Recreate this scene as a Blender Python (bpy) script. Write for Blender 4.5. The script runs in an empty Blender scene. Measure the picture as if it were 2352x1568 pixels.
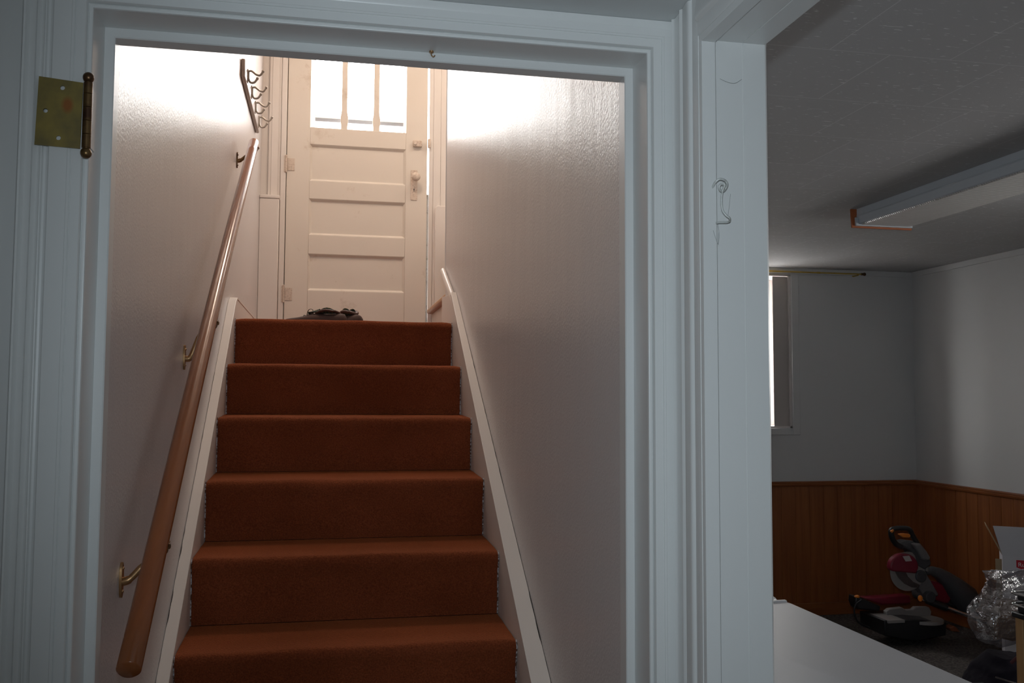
import bpy, bmesh, math, random
from mathutils import Vector, Matrix, Euler, noise
random.seed(7)
PI = math.pi
SC = bpy.context.scene
EYE = 1.386
# ------------------------------------------------------------------ camera
cd = bpy.data.cameras.new('camera'); cam = bpy.data.objects.new('camera', cd)
SC.collection.objects.link(cam); SC.camera = cam
YAW, PITCH, ROLL = 0.1982, 0.0636, -0.0047
cd.sensor_width = 36.0; cd.lens = 2124.99 / 2352 * 36.0
cd.clip_start = 0.02; cd.clip_end = 200
fwd = Vector((math.sin(YAW) * math.cos(PITCH), math.cos(YAW) * math.cos(PITCH), math.sin(PITCH)))
right = Vector((math.cos(YAW), -math.sin(YAW), 0))
up = right.cross(fwd)
r2 = right * math.cos(ROLL) + up * math.sin(-ROLL) * -1
u2 = up * math.cos(ROLL) - right * math.sin(-ROLL) * -1
r2 = (right * math.cos(ROLL) - up * math.sin(ROLL)).normalized()
u2 = r2.cross(fwd).normalized()
M = Matrix((r2, u2, -fwd)).transposed().to_4x4()
M.translation = Vector((0, 0, EYE)); cam.matrix_world = M
# ------------------------------------------------------------------ world, lights, exposure
W = bpy.data.worlds.new('world'); SC.world = W; W.use_nodes = True
bg = W.node_tree.nodes['Background']; bg.inputs[0].default_value = (1.0, 0.98, 0.96, 1); bg.inputs[1].default_value = 22.0
SC.view_settings.view_transform = 'Standard'; SC.view_settings.look = 'None'
SC.view_settings.gamma = 1; SC.view_settings.use_curve_mapping = False
SC.view_settings.exposure = 0.0
SC.cycles.max_bounces = 10; SC.cycles.diffuse_bounces = 6; SC.cycles.glossy_bounces = 4
SC.cycles.transparent_max_bounces = 12; SC.cycles.sample_clamp_indirect = 6.0
SC.cycles.use_denoising = True


def light(name, kind, loc, energy, color, size=None, size_y=None, aim=None, portal=False, **kw):
    d = bpy.data.lights.new(name, kind); o = bpy.data.objects.new(name, d); SC.collection.objects.link(o)
    d.energy = energy; d.color = color; o.location = loc
    if kind == 'AREA':
        d.shape = 'RECTANGLE' if size_y else 'SQUARE'; d.size = size
        if size_y: d.size_y = size_y
        if portal: d.cycles.is_portal = True
    elif size is not None: d.shadow_soft_size = size
    if aim is not None:
        o.rotation_euler = (Vector(aim) - Vector(loc)).to_track_quat('-Z', 'Y').to_euler()
    for k, v in kw.items(): setattr(d, k, v)
    return o


# the camera's own flash, a little above the lens
fl = light('camera_flash', 'SPOT', Vector((0, 0, EYE)) + u2 * 0.113, 40.0, (0.79, 0.91, 1.0), size=0.018,
           aim=Vector((0, 0, EYE)) + u2 * .113 + fwd + right * .12, spot_size=math.radians(96), spot_blend=1.0)
# daylight openings (portals guide the sky light through door, far window and an added side opening)
light('door_daylight', 'AREA', (.17, 5.46, 3.30), 1, (1, 1, 1), .56, .72, aim=(.17, 0, 3.30), portal=True)
light('window_daylight', 'AREA', (2.45, 5.86, 1.72), 1, (1, 1, 1), 1.1, 1.1, aim=(2.45, 0, 1.72), portal=True)
light('added_side_daylight', 'AREA', (4.15, 2.45, 1.725), 1, (1, 1, 1), .7, .45, aim=(0, 2.45, 1.72), portal=True)
# ceiling lamps of the landing and of the kitchen stairs, both above the picture
light('landing_lamp', 'AREA', (.15, 4.3, 3.98), 16.0, (1.0, .77, .60), .3, .3, aim=(.15, 4.0, 0))
light('kitchen_stair_lamp', 'AREA', (1.0, 4.9, 3.6), 4.0, (1.0, .84, .70), .3, .3, aim=(.6, 4.9, 2.6))


# ------------------------------------------------------------------ materials
def mat(name, col, rough=.5, metal=0, spec=.5, bump=None, var=None, coat=0, fn=None):
    m = bpy.data.materials.new(name); m.use_nodes = True; nt = m.node_tree; b = nt.nodes['Principled BSDF']
    b.inputs['Base Color'].default_value = (*col, 1); b.inputs['Roughness'].default_value = rough
    b.inputs['Metallic'].default_value = metal; b.inputs['Specular IOR Level'].default_value = spec
    b.inputs['Coat Weight'].default_value = coat
    tc = nt.nodes.new('ShaderNodeTexCoord')
    if bump:
        layers = bump if isinstance(bump, list) else [bump]
        prev = None
        for sc, st, strg, dist in layers:
            mp = nt.nodes.new('ShaderNodeMapping'); mp.inputs['Scale'].default_value = st
            n = nt.nodes.new('ShaderNodeTexNoise'); n.inputs['Scale'].default_value = sc; n.inputs['Detail'].default_value = 3
            bn = nt.nodes.new('ShaderNodeBump'); bn.inputs['Strength'].default_value = strg; bn.inputs['Distance'].default_value = dist
            nt.links.new(tc.outputs['Object'], mp.inputs[0]); nt.links.new(mp.outputs[0], n.inputs['Vector'])
            nt.links.new(n.outputs['Fac'], bn.inputs['Height'])
            if prev: nt.links.new(prev.outputs[0], bn.inputs['Normal'])
            prev = bn
        nt.links.new(prev.outputs[0], b.inputs['Normal'])
    if var:
        sc, st, c2, lo, hi = var
        mp = nt.nodes.new('ShaderNodeMapping'); mp.inputs['Scale'].default_value = st
        n = nt.nodes.new('ShaderNodeTexNoise'); n.inputs['Scale'].default_value = sc; n.inputs['Detail'].default_value = 5
        r = nt.nodes.new('ShaderNodeMapRange'); r.inputs[1].default_value = lo; r.inputs[2].default_value = hi
        mx = nt.nodes.new('ShaderNodeMix'); mx.data_type = 'RGBA'
        mx.inputs[6].default_value = (*col, 1); mx.inputs[7].default_value = (*c2, 1)
        nt.links.new(tc.outputs['Object'], mp.inputs[0]); nt.links.new(mp.outputs[0], n.inputs['Vector'])
        nt.links.new(n.outputs['Fac'], r.inputs[0]); nt.links.new(r.outputs[0], mx.inputs[0])
        nt.links.new(mx.outputs[2], b.inputs['Base Color'])
    if fn: fn(nt, b, tc)
    return m


def glass_mat(name, tint=(1, 1, 1), gloss=.06, rough=.02):
    m = bpy.data.materials.new(name); m.use_nodes = True; nt = m.node_tree; nt.nodes.clear()
    o = nt.nodes.new('ShaderNodeOutputMaterial'); t = nt.nodes.new('ShaderNodeBsdfTransparent'); g = nt.nodes.new('ShaderNodeBsdfGlossy')
    t.inputs[0].default_value = (*tint, 1); g.inputs['Roughness'].default_value = rough
    mx = nt.nodes.new('ShaderNodeMixShader'); mx.inputs[0].default_value = gloss
    nt.links.new(t.outputs[0], mx.inputs[1]); nt.links.new(g.outputs[0], mx.inputs[2]); nt.links.new(mx.outputs[0], o.inputs[0])
    return m


def dirt(nt, b, tc, scale=9, lo=.62, hi=.75, c=(.25, .2, .15)):
    """sparse grime specks over whatever drives the base colour"""
    n = nt.nodes.new('ShaderNodeTexNoise'); n.inputs['Scale'].default_value = scale; n.inputs['Detail'].default_value = 8
    n.inputs['Roughness'].default_value = .7
    r = nt.nodes.new('ShaderNodeMapRange'); r.inputs[1].default_value = lo; r.inputs[2].default_value = hi
    mx = nt.nodes.new('ShaderNodeMix'); mx.data_type = 'RGBA'
    mx.inputs[6].default_value = b.inputs['Base Color'].default_value[:]; mx.inputs[7].default_value = (*c, 1)
    nt.links.new(tc.outputs['Object'], n.inputs['Vector']); nt.links.new(n.outputs['Fac'], r.inputs[0])
    nt.links.new(r.outputs[0], mx.inputs[0]); nt.links.new(mx.outputs[2], b.inputs['Base Color'])


TRIM = mat('trim_paint', (.72, .73, .72), .33, bump=[(6, (1, 1, .12), .25, .0015), (90, (1, 1, .25), .12, .0006)],
           fn=lambda nt, b, tc: dirt(nt, b, tc, 7, .70, .82, (.45, .44, .42)))
GLOSSWALL = mat('stair_wall_paint', (.66, .635, .63), .29, bump=[(3.2, (1, 1, .35), .6, .008), (14, (1, 1, .15), .6, .0018), (200, (1, 1, .7), .6, .0015)])
DOORP = mat('door_paint', (.74, .68, .60), .38, bump=(60, (.3, 1, 1), .12, .0006),
            fn=lambda nt, b, tc: dirt(nt, b, tc, 4.5, .60, .78, (.50, .40, .30)))
WARMTRIM = mat('landing_trim_paint', (.76, .71, .66), .35, bump=(30, (1, 1, .2), .2, .001))
FLATWALL = mat('room_wall_paint', (.62, .62, .62), .6, bump=(260, (1, 1, 1), .12, .0006))
HALLCEIL = mat('hall_ceiling_paint', (.60, .62, .62), .6, bump=(200, (1, 1, 1), .15, .0008))


def carpet_fn(nt, b, tc):
    v = nt.nodes.new('ShaderNodeTexNoise'); v.inputs['Scale'].default_value = 260; v.inputs['Detail'].default_value = 3
    n = nt.nodes.new('ShaderNodeTexNoise'); n.inputs['Scale'].default_value = 3.0; n.inputs['Detail'].default_value = 4
    r = nt.nodes.new('ShaderNodeMapRange'); r.inputs[1].default_value = .3; r.inputs[2].default_value = .7
    mx = nt.nodes.new('ShaderNodeMix'); mx.data_type = 'RGBA'; mx.inputs[6].default_value = (.17, .040, .016, 1); mx.inputs[7].default_value = (.29, .074, .028, 1)
    m2 = nt.nodes.new('ShaderNodeMix'); m2.data_type = 'RGBA'; m2.blend_type = 'MULTIPLY'; m2.inputs[0].default_value = .25
    m2.inputs[7].default_value = (.75, .7, .65, 1)
    r2 = nt.nodes.new('ShaderNodeMapRange'); r2.inputs[1].default_value = .35; r2.inputs[2].default_value = .65
    bp = nt.nodes.new('ShaderNodeBump'); bp.inputs['Strength'].default_value = .9; bp.inputs['Distance'].default_value = .005
    L = nt.links.new
    L(tc.outputs['Object'], v.inputs['Vector']); L(tc.outputs['Object'], n.inputs['Vector'])
    L(v.outputs['Fac'], r.inputs[0]); L(r.outputs[0], mx.inputs[0]); L(mx.outputs[2], m2.inputs[6])
    L(n.outputs['Fac'], r2.inputs[0]); L(r2.outputs[0], m2.inputs[0])
    L(m2.outputs[2], b.inputs['Base Color']); L(v.outputs['Fac'], bp.inputs['Height']); L(bp.outputs[0], b.inputs['Normal'])
    b.inputs['Sheen Weight'].default_value = .35; b.inputs['Sheen Roughness'].default_value = .5
    b.inputs['Sheen Tint'].default_value = (1, .36, .12, 1)


CARPET = mat('rust_carpet', (.4, .1, .03), .95, spec=.1, fn=carpet_fn)


def lint_fn(nt, b, tc):
    n = nt.nodes.new('ShaderNodeTexNoise'); n.inputs['Scale'].default_value = 140; n.inputs['Detail'].default_value = 2
    r = nt.nodes.new('ShaderNodeMapRange'); r.inputs[1].default_value = .46; r.inputs[2].default_value = .58
    mx = nt.nodes.new('ShaderNodeMix'); mx.data_type = 'RGBA'; mx.inputs[6].default_value = (.10, .05, .03, 1); mx.inputs[7].default_value = (.55, .55, .58, 1)
    nt.links.new(tc.outputs['Object'], n.inputs['Vector']); nt.links.new(n.outputs['Fac'], r.inputs[0])
    nt.links.new(r.outputs[0], mx.inputs[0]); nt.links.new(mx.outputs[2], b.inputs['Base Color'])


LINT = mat('carpet_backing', (.3, .3, .3), .9, fn=lint_fn)


def wood_fn(c1, c2, scale=14, stretch=(1, 1, .06), rough=None):
    def f(nt, b, tc):
        mp = nt.nodes.new('ShaderNodeMapping'); mp.inputs['Scale'].default_value = stretch
        n = nt.nodes.new('ShaderNodeTexNoise'); n.inputs['Scale'].default_value = scale; n.inputs['Detail'].default_value = 8
        n.inputs['Roughness'].default_value = .65; n.inputs['Distortion'].default_value = .6
        r = nt.nodes.new('ShaderNodeMapRange'); r.inputs[1].default_value = .35; r.inputs[2].default_value = .68
        mx = nt.nodes.new('ShaderNodeMix'); mx.data_type = 'RGBA'; mx.inputs[6].default_value = (*c1, 1); mx.inputs[7].default_value = (*c2, 1)
        nt.links.new(tc.outputs['Object'], mp.inputs[0]); nt.links.new(mp.outputs[0], n.inputs['Vector'])
        nt.links.new(n.outputs['Fac'], r.inputs[0]); nt.links.new(r.outputs[0], mx.inputs[0]); nt.links.new(mx.outputs[2], b.inputs['Base Color'])
    return f


RAILWOOD = mat('handrail_wood', (.4, .15, .06), .22, coat=.1, fn=wood_fn((.31, .105, .034), (.22, .066, .021), 20, (1, .08, .08)))
OAKPANEL = mat('oak_panelling', (.3, .1, .03), .45, fn=wood_fn((.32, .105, .030), (.21, .062, .017), 26, (1, 1, .05)))
OAKTRIM = mat('oak_moulding', (.4, .14, .04), .4, fn=wood_fn((.30, .10, .030), (.20, .06, .018), 26, (.08, .08, 1)))
STEPWOOD = mat('step_wood', (.5, .3, .16), .4, fn=wood_fn((.55, .34, .18), (.42, .24, .12), 22, (1, .1, 1)))
TANWOOD = mat('tan_board', (.5, .3, .15), .5, fn=wood_fn((.52, .30, .13), (.40, .22, .09), 22))


def brass_fn(nt, b, tc):
    L = nt.links.new
    n = nt.nodes.new('ShaderNodeTexNoise'); n.inputs['Scale'].default_value = 28; n.inputs['Detail'].default_value = 4
    r = nt.nodes.new('ShaderNodeMapRange'); r.inputs[1].default_value = .35; r.inputs[2].default_value = .65
    mx = nt.nodes.new('ShaderNodeMix'); mx.data_type = 'RGBA'; mx.inputs[6].default_value = (.34, .26, .075, 1); mx.inputs[7].default_value = (.22, .175, .07, 1)
    # one round reddish worn patch of its own shape
    mp = nt.nodes.new('ShaderNodeMapping'); mp.inputs['Location'].default_value = (.046, 0, -.012); mp.inputs['Scale'].default_value = (1.5, 0, 1)
    le = nt.nodes.new('ShaderNodeVectorMath'); le.operation = 'LENGTH'
    r2 = nt.nodes.new('ShaderNodeMapRange'); r2.inputs[1].default_value = .016; r2.inputs[2].default_value = .007
    m2 = nt.nodes.new('ShaderNodeMix'); m2.data_type = 'RGBA'; m2.inputs[7].default_value = (.34, .13, .04, 1)
    L(tc.outputs['Object'], n.inputs['Vector']); L(n.outputs['Fac'], r.inputs[0]); L(r.outputs[0], mx.inputs[0])
    L(tc.outputs['Object'], mp.inputs[0]); L(mp.outputs[0], le.inputs[0]); L(le.outputs['Value'], r2.inputs[0])
    L(r2.outputs[0], m2.inputs[0]); L(mx.outputs[2], m2.inputs[6]); L(m2.outputs[2], b.inputs['Base Color'])


HBRASS = mat('tarnished_brass', (.3, .23, .06), .42, metal=.35, fn=brass_fn)
DKBRASS = mat('dark_brass', (.20, .12, .05), .35, metal=.8, var=(40, (1, 1, 1), (.10, .05, .03), .4, .6))
BRKT = mat('bracket_brass', (.42, .25, .12), .38, metal=.8)
BRASS = mat('rod_brass', (.55, .38, .08), .3, metal=.8)
STEEL = mat('painted_steel', (.62, .64, .62), .35, metal=.1, bump=(80, (1, 1, 1), .3, .0006), var=(60, (1, 1, 1), (.34, .34, .31), .5, .7))
RACKP = mat('rack_paint', (.40, .33, .29), .35)
GREYMETAL = mat('hook_metal', (.42, .38, .33), .3, metal=.3)
CREAMHW = mat('painted_hardware', (.66, .56, .47), .35, var=(120, (1, 1, 1), (.52, .41, .33), .5, .66))
BLACK = mat('black_plastic', (.015, .015, .017), .35)
DARKHOLE = mat('dark_gap', (.02, .017, .015), .9)
SAWGREY = mat('saw_grey_plastic', (.16, .155, .16), .45)
SAWDARK = mat('saw_dark_grey', (.07, .07, .075), .4)
SAWRED = mat('saw_red', (.20, .012, .03), .35)
SAWALU = mat('cast_aluminium', (.34, .32, .31), .45, metal=.4)
CHROME = mat('chrome', (.8, .8, .8), .12, metal=1)
ORANGE = mat('orange_plastic', (.85, .25, .03), .4)
LABELW = mat('pale_label', (.5, .46, .46), .4)
CLEARG = glass_mat('smoky_guard', (.55, .5, .5), .1, .15)
GLASS = glass_mat('window_glass', (.97, .97, .97), .06)
FREEZ = mat('white_enamel', (.55, .55, .57), .5, var=(7, (1, .05, 1), (.54, .54, .56), .4, .6))
FREEZSIDE = mat('white_enamel_side', (.7, .7, .7), .3)
WHITE = mat('white_plastic', (.8, .8, .8), .3)
CARD = mat('white_cardboard', (.66, .66, .70), .6)
BROWNCARD = mat('brown_cardboard', (.40, .30, .18), .7)
REDP = mat('red_print', (.55, .01, .03), .5)
WPRINT = mat('white_print', (.85, .85, .85), .5)
FIXT = mat('fixture_enamel', (.58, .62, .66), .35)
ENDCAP = mat('brown_end_plate', (.42, .12, .04), .5)
SHOE = mat('shoe_suede', (.075, .045, .038), .85, bump=(300, (1, 1, 1), .3, .0008))
SOLE = mat('shoe_sole', (.035, .035, .028), .6)
SHOEBROWN = mat('shoe_brown_leather', (.085, .038, .025), .55)


def plaid_fn(nt, b, tc):
    w1 = nt.nodes.new('ShaderNodeTexWave'); w1.inputs['Scale'].default_value = 22; w1.bands_direction = 'X'
    w2 = nt.nodes.new('ShaderNodeTexWave'); w2.inputs['Scale'].default_value = 22; w2.bands_direction = 'Z'
    m1 = nt.nodes.new('ShaderNodeMix'); m1.data_type = 'RGBA'; m1.inputs[6].default_value = (.012, .03, .03, 1); m1.inputs[7].default_value = (.10, .09, .02, 1)
    mu = nt.nodes.new('ShaderNodeMath'); mu.operation = 'MULTIPLY'
    for w in (w1, w2): nt.links.new(tc.outputs['Object'], w.inputs[0])
    nt.links.new(w1.outputs['Fac'], mu.inputs[0]); nt.links.new(w2.outputs['Fac'], mu.inputs[1])
    nt.links.new(mu.outputs[0], m1.inputs[0]); nt.links.new(m1.outputs[2], b.inputs['Base Color'])


PLAID = mat('plaid_lining', (.02, .04, .03), .9, fn=plaid_fn)
LACE = mat('shoe_lace', (.08, .07, .045), .8)


def lens_fn(nt, b, tc):
    w = nt.nodes.new('ShaderNodeTexWave'); w.bands_direction = 'Y'; w.inputs['Scale'].default_value = 24
    bp = nt.nodes.new('ShaderNodeBump'); bp.inputs['Strength'].default_value = .8; bp.inputs['Distance'].default_value = .004
    mx = nt.nodes.new('ShaderNodeMix'); mx.data_type = 'RGBA'; mx.inputs[6].default_value = (.66, .64, .62, 1); mx.inputs[7].default_value = (.9, .87, .84, 1)
    nt.links.new(tc.outputs['Object'], w.inputs[0]); nt.links.new(w.outputs['Fac'], bp.inputs['Height']); nt.links.new(bp.outputs[0], b.inputs['Normal'])
    nt.links.new(w.outputs['Fac'], mx.inputs[0]); nt.links.new(mx.outputs[2], b.inputs['Base Color'])


LENS = mat('ribbed_diffuser', (.6, .58, .56), .25, fn=lens_fn)


def tile_fn(nt, b, tc):
    L = nt.links.new
    mp = nt.nodes.new('ShaderNodeMapping'); mp.inputs['Location'].default_value = (-.035, -.32, 0)
    br = nt.nodes.new('ShaderNodeTexBrick'); br.inputs['Scale'].default_value = 1
    br.inputs['Brick Width'].default_value = .34; br.inputs['Row Height'].default_value = .35
    br.inputs['Mortar Size'].default_value = .0016; br.inputs['Mortar Smooth'].default_value = .3; br.offset = .5; br.squash = 1
    br.inputs['Color1'].default_value = (.47, .47, .475, 1); br.inputs['Color2'].default_value = (.45, .45, .45, 1); br.inputs['Mortar'].default_value = (.62, .62, .62, 1)
    # short wormy embossed fissures, flash catching their relief painted in as paler colour
    m2 = nt.nodes.new('ShaderNodeMapping'); m2.inputs['Scale'].default_value = (.8, 4.5, 1); m2.inputs['Rotation'].default_value = (0, 0, .15)
    vn = nt.nodes.new('ShaderNodeTexNoise'); vn.inputs['Scale'].default_value = 38; vn.inputs['Detail'].default_value = 2; vn.inputs['Distortion'].default_value = .4
    rr = nt.nodes.new('ShaderNodeMapRange'); rr.inputs[1].default_value = .665; rr.inputs[2].default_value = .70
    mx = nt.nodes.new('ShaderNodeMix'); mx.data_type = 'RGBA'; mx.inputs[7].default_value = (.78, .78, .78, 1)
    bp = nt.nodes.new('ShaderNodeBump'); bp.inputs['Strength'].default_value = .6; bp.inputs['Distance'].default_value = .002
    L(tc.outputs['Object'], mp.inputs[0]); L(mp.outputs[0], br.inputs['Vector'])
    L(tc.outputs['Object'], m2.inputs[0]); L(m2.outputs[0], vn.inputs['Vector']); L(vn.outputs['Fac'], rr.inputs[0])
    L(br.outputs['Color'], mx.inputs[6]); L(rr.outputs[0], mx.inputs[0]); L(mx.outputs[2], b.inputs['Base Color'])
    L(rr.outputs[0], bp.inputs['Height']); L(bp.outputs[0], b.inputs['Normal'])


TILES = mat('ceiling_tiles', (.45, .45, .45), .7, fn=tile_fn)
ROOMFLOOR = mat('grey_brown_carpet', (.14, .12, .11), .95, bump=(160, (1, 1, 1), .8, .005), var=(90, (1, 1, 1), (.05, .045, .042), .4, .6))
HALLFLOOR = mat('hall_floor_tile', (.35, .30, .25), .6, var=(8, (1, 1, 1), (.28, .24, .20), .4, .6))
BAGBLACK = mat('black_nylon', (.016, .013, .02), .85, spec=.15, bump=(25, (1, 1, 1), .4, .01))
BLIND = bpy.data.materials.new('blind_fabric'); BLIND.use_nodes = True
_nt = BLIND.node_tree; _b = _nt.nodes['Principled BSDF']; _b.inputs['Base Color'].default_value = (.50, .46, .44, 1); _b.inputs['Roughness'].default_value = .8


def crinkle_film():
    m = bpy.data.materials.new('crinkled_clear_film'); m.use_nodes = True; nt = m.node_tree; nt.nodes.clear(); L = nt.links.new
    o = nt.nodes.new('ShaderNodeOutputMaterial'); t = nt.nodes.new('ShaderNodeBsdfTransparent'); g = nt.nodes.new('ShaderNodeBsdfGlossy')
    d = nt.nodes.new('ShaderNodeBsdfDiffuse'); d.inputs[0].default_value = (.42, .40, .42, 1)
    t.inputs[0].default_value = (.85, .85, .88, 1); g.inputs['Roughness'].default_value = .12
    tc = nt.nodes.new('ShaderNodeTexCoord'); n = nt.nodes.new('ShaderNodeTexNoise'); n.inputs['Scale'].default_value = 22; n.inputs['Detail'].default_value = 4
    bp = nt.nodes.new('ShaderNodeBump'); bp.inputs['Strength'].default_value = 1; bp.inputs['Distance'].default_value = .02
    L(tc.outputs['Object'], n.inputs['Vector']); L(n.outputs['Fac'], bp.inputs['Height']); L(bp.outputs[0], g.inputs['Normal'])
    a = nt.nodes.new('ShaderNodeMixShader'); a.inputs[0].default_value = .30; L(t.outputs[0], a.inputs[1]); L(g.outputs[0], a.inputs[2])
    c = nt.nodes.new('ShaderNodeMixShader'); c.inputs[0].default_value = .14; L(a.outputs[0], c.inputs[1]); L(d.outputs[0], c.inputs[2])
    L(c.outputs[0], o.inputs[0]); return m


FILM = crinkle_film()


# ------------------------------------------------------------------ mesh helpers
class MB:
    def __init__(s): s.bm = bmesh.new()

    def box(s, x0, x1, y0, y1, z0, z1, m=None):
        v = [s.bm.verts.new(p) for p in ((x0, y0, z0), (x1, y0, z0), (x1, y1, z0), (x0, y1, z0), (x0, y0, z1), (x1, y0, z1), (x1, y1, z1), (x0, y1, z1))]
        if m is not None:
            for q in v: q.co = m @ q.co
        for f in ((3, 2, 1, 0), (4, 5, 6, 7), (0, 1, 5, 4), (1, 2, 6, 5), (2, 3, 7, 6), (3, 0, 4, 7)): s.bm.faces.new([v[i] for i in f])
        return s

    def prism(s, pts, axis, a, b, m=None):
        """extrude a 2D outline along an axis; pts are (y,z) for X, (x,z) for Y, (x,y) for Z"""
        def P(p, t):
            q = {'X': (t, p[0], p[1]), 'Y': (p[0], t, p[1]), 'Z': (p[0], p[1], t)}[axis]
            return m @ Vector(q) if m is not None else Vector(q)
        A = [s.bm.verts.new(P(p, a)) for p in pts]; B = [s.bm.verts.new(P(p, b)) for p in pts]
        n = len(pts)
        s.bm.faces.new(A); s.bm.faces.new(B[::-1])
        for i in range(n): s.bm.faces.new([A[i], B[i], B[(i + 1) % n], A[(i + 1) % n]])
        return s

    def loft(s, rings, cap=True, closed=True):
        R = [[s.bm.verts.new(p) for p in r] for r in rings]; n = len(R[0])
        for a, b in zip(R, R[1:]):
            for i in range(n if closed else n - 1): s.bm.faces.new([a[i], a[(i + 1) % n], b[(i + 1) % n], b[i]])
        if cap and closed: s.bm.faces.new(R[0][::-1]); s.bm.faces.new(R[-1])
        return s

    def tube(s, path, rad, n=10, cap=True):
        path = [Vector(p) for p in path]; rads = rad if isinstance(rad, (list, tuple)) else [rad] * len(path)
        rings = []; prev = None
        for i, p in enumerate(path):
            t = (path[min(i + 1, len(path) - 1)] - path[max(i - 1, 0)]).normalized()
            if prev is None:
                a = Vector((0, 0, 1)) if abs(t.z) < .9 else Vector((1, 0, 0)); u = t.cross(a).normalized()
            else: u = (prev - t * prev.dot(t)).normalized()
            prev = u; w = t.cross(u)
            rings.append([p + (u * math.cos(2 * PI * k / n) + w * math.sin(2 * PI * k / n)) * rads[i] for k in range(n)])
        return s.loft(rings, cap)

    def cyl(s, a, b, r, n=20, r2=None): return s.tube([a, b], [r, r if r2 is None else r2], n)

    def ball(s, c, r, n=14, sq=(1, 1, 1)):
        mt = Matrix.Translation(Vector(c)) @ Matrix.Diagonal((r * sq[0], r * sq[1], r * sq[2], 1))
        bmesh.ops.create_uvsphere(s.bm, u_segments=n, v_segments=max(6, n // 2 + 1), radius=1, matrix=mt); return s

    def build(s, name, material, parent=None, bevel=0, smooth=35, seg=2):
        bmesh.ops.recalc_face_normals(s.bm, faces=s.bm.faces)
        me = bpy.data.meshes.new(name); s.bm.to_mesh(me); s.bm.free()
        o = bpy.data.objects.new(name, me); SC.collection.objects.link(o); me.materials.append(material)
        if smooth:
            for p in me.polygons: p.use_smooth = True
            me.set_sharp_from_angle(angle=math.radians(smooth))
        if bevel:
            bv = o.modifiers.new('bevel', 'BEVEL'); bv.width = bevel; bv.segments = seg; bv.limit_method = 'ANGLE'; bv.angle_limit = math.radians(40)
        if parent:
            o.parent = parent
            o.matrix_parent_inverse = Matrix.Translation(-wloc(parent))
        return o


def wloc(o):
    return o.get('_w') and Vector(o['_w']) or Vector((0, 0, 0))


def spline(pts, n=8):
    pts = [Vector(p) for p in pts]; out = []
    P = [2 * pts[0] - pts[1]] + pts + [2 * pts[-1] - pts[-2]]
    for i in range(1, len(P) - 2):
        a, b, c, d = P[i - 1:i + 3]
        for k in range(n):
            t = k / n
            out.append(.5 * ((2 * b) + (c - a) * t + (2 * a - 5 * b + 4 * c - d) * t * t + (3 * b - a - 3 * c + d) * t ** 3))
    out.append(pts[-1]); return out


def tag(o, label=None, cat=None, group=None, kind=None):
    if label: o['label'] = label
    if cat: o['category'] = cat
    if group: o['group'] = group
    if kind: o['kind'] = kind
    return o


def thing(name, label, cat, loc=(0, 0, 0), group=None, kind=None, keep=True):
    o = bpy.data.objects.new(name, None); SC.collection.objects.link(o); o.location = loc; o.empty_display_size = .05
    if keep: o['_w'] = list(loc)
    return tag(o, label, cat, group, kind)


def struct(name, mb, m, label, cat, bevel=0, **k):
    return tag(mb.build(name, m, None, bevel, **k), label, cat, None, 'structure')


# ------------------------------------------------------------------ key measures
ZL = 1.71                       # landing height
HC = 2.082                      # hall ceiling
RC = 2.268                      # room ceiling
TOPZ = 4.05                     # stairwell ceiling
JL, JR, JZ = -.3823, .5675, 2.0226   # stair doorway jamb faces and head
XW = .7375                      # room side face of the dividing wall
# ------------------------------------------------------------------ floors and ceilings
struct('floor', MB().box(-1.3, 4.2, -1.9, 1.7, -.1, 0), HALLFLOOR, 'tan tiled floor of the little hall under the camera', 'floor')
struct('floor_room', MB().box(XW + .001, 4.2, -1.7, 5.9, .0, .006), ROOMFLOOR, 'dark grey brown carpet of the room on the right', 'floor')
struct('floor_slab', MB().box(-.6, 4.2, 1.7, 6.1, -.1, 0), HALLFLOOR, 'floor slab under stairs and room', 'floor')
struct('ceiling', MB().box(-1.3, .62, -1.9, 1.60, HC, HC + .1), HALLCEIL, 'low grey painted ceiling of the hall', 'ceiling')
struct('ceiling_room', MB().box(XW, 4.2, -1.9, 5.9, RC, RC + .1), TILES, 'fissured tile ceiling of the room on the right', 'ceiling')
struct('ceiling_stair', MB().box(-.6, 1.6, 1.6, 5.6, TOPZ, TOPZ + .1), GLOSSWALL, 'ceiling over the stairwell', 'ceiling')
# ------------------------------------------------------------------ hall walls
WY0, WY1 = 1.588, 1.72
w = MB().box(-1.3, JL - .004, WY0, WY1, 0, TOPZ).box(JR + .004, .616, WY0, WY1, 0, TOPZ).box(JL - .004, JR + .004, WY0, WY1, JZ + .02, TOPZ)
struct('wall_front', w, TRIM, 'painted wall around the stair doorway', 'wall')
struct('wall_left', MB().box(-1.3, -1.2, -1.9, WY0, 0, HC), TRIM, 'left wall of the hall', 'wall')
struct('wall_back', MB().box(-1.3, XW, -1.9, -1.8, 0, RC + .1), TRIM, 'wall behind the camera', 'wall')
# dividing wall hall/room with the wide opening (Y .65 .. 1.452)
w = MB().box(.6165, XW - .002, -1.8, .62, 0, RC + .1).box(.6165, XW - .002, 1.4575, 1.7195, 0, RC + .1).box(.6165, XW - .002, .62, 1.4575, HC - .055, RC + .1)
struct('wall_right', w, TRIM, 'dividing wall with the opening to the room', 'wall')
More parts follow.
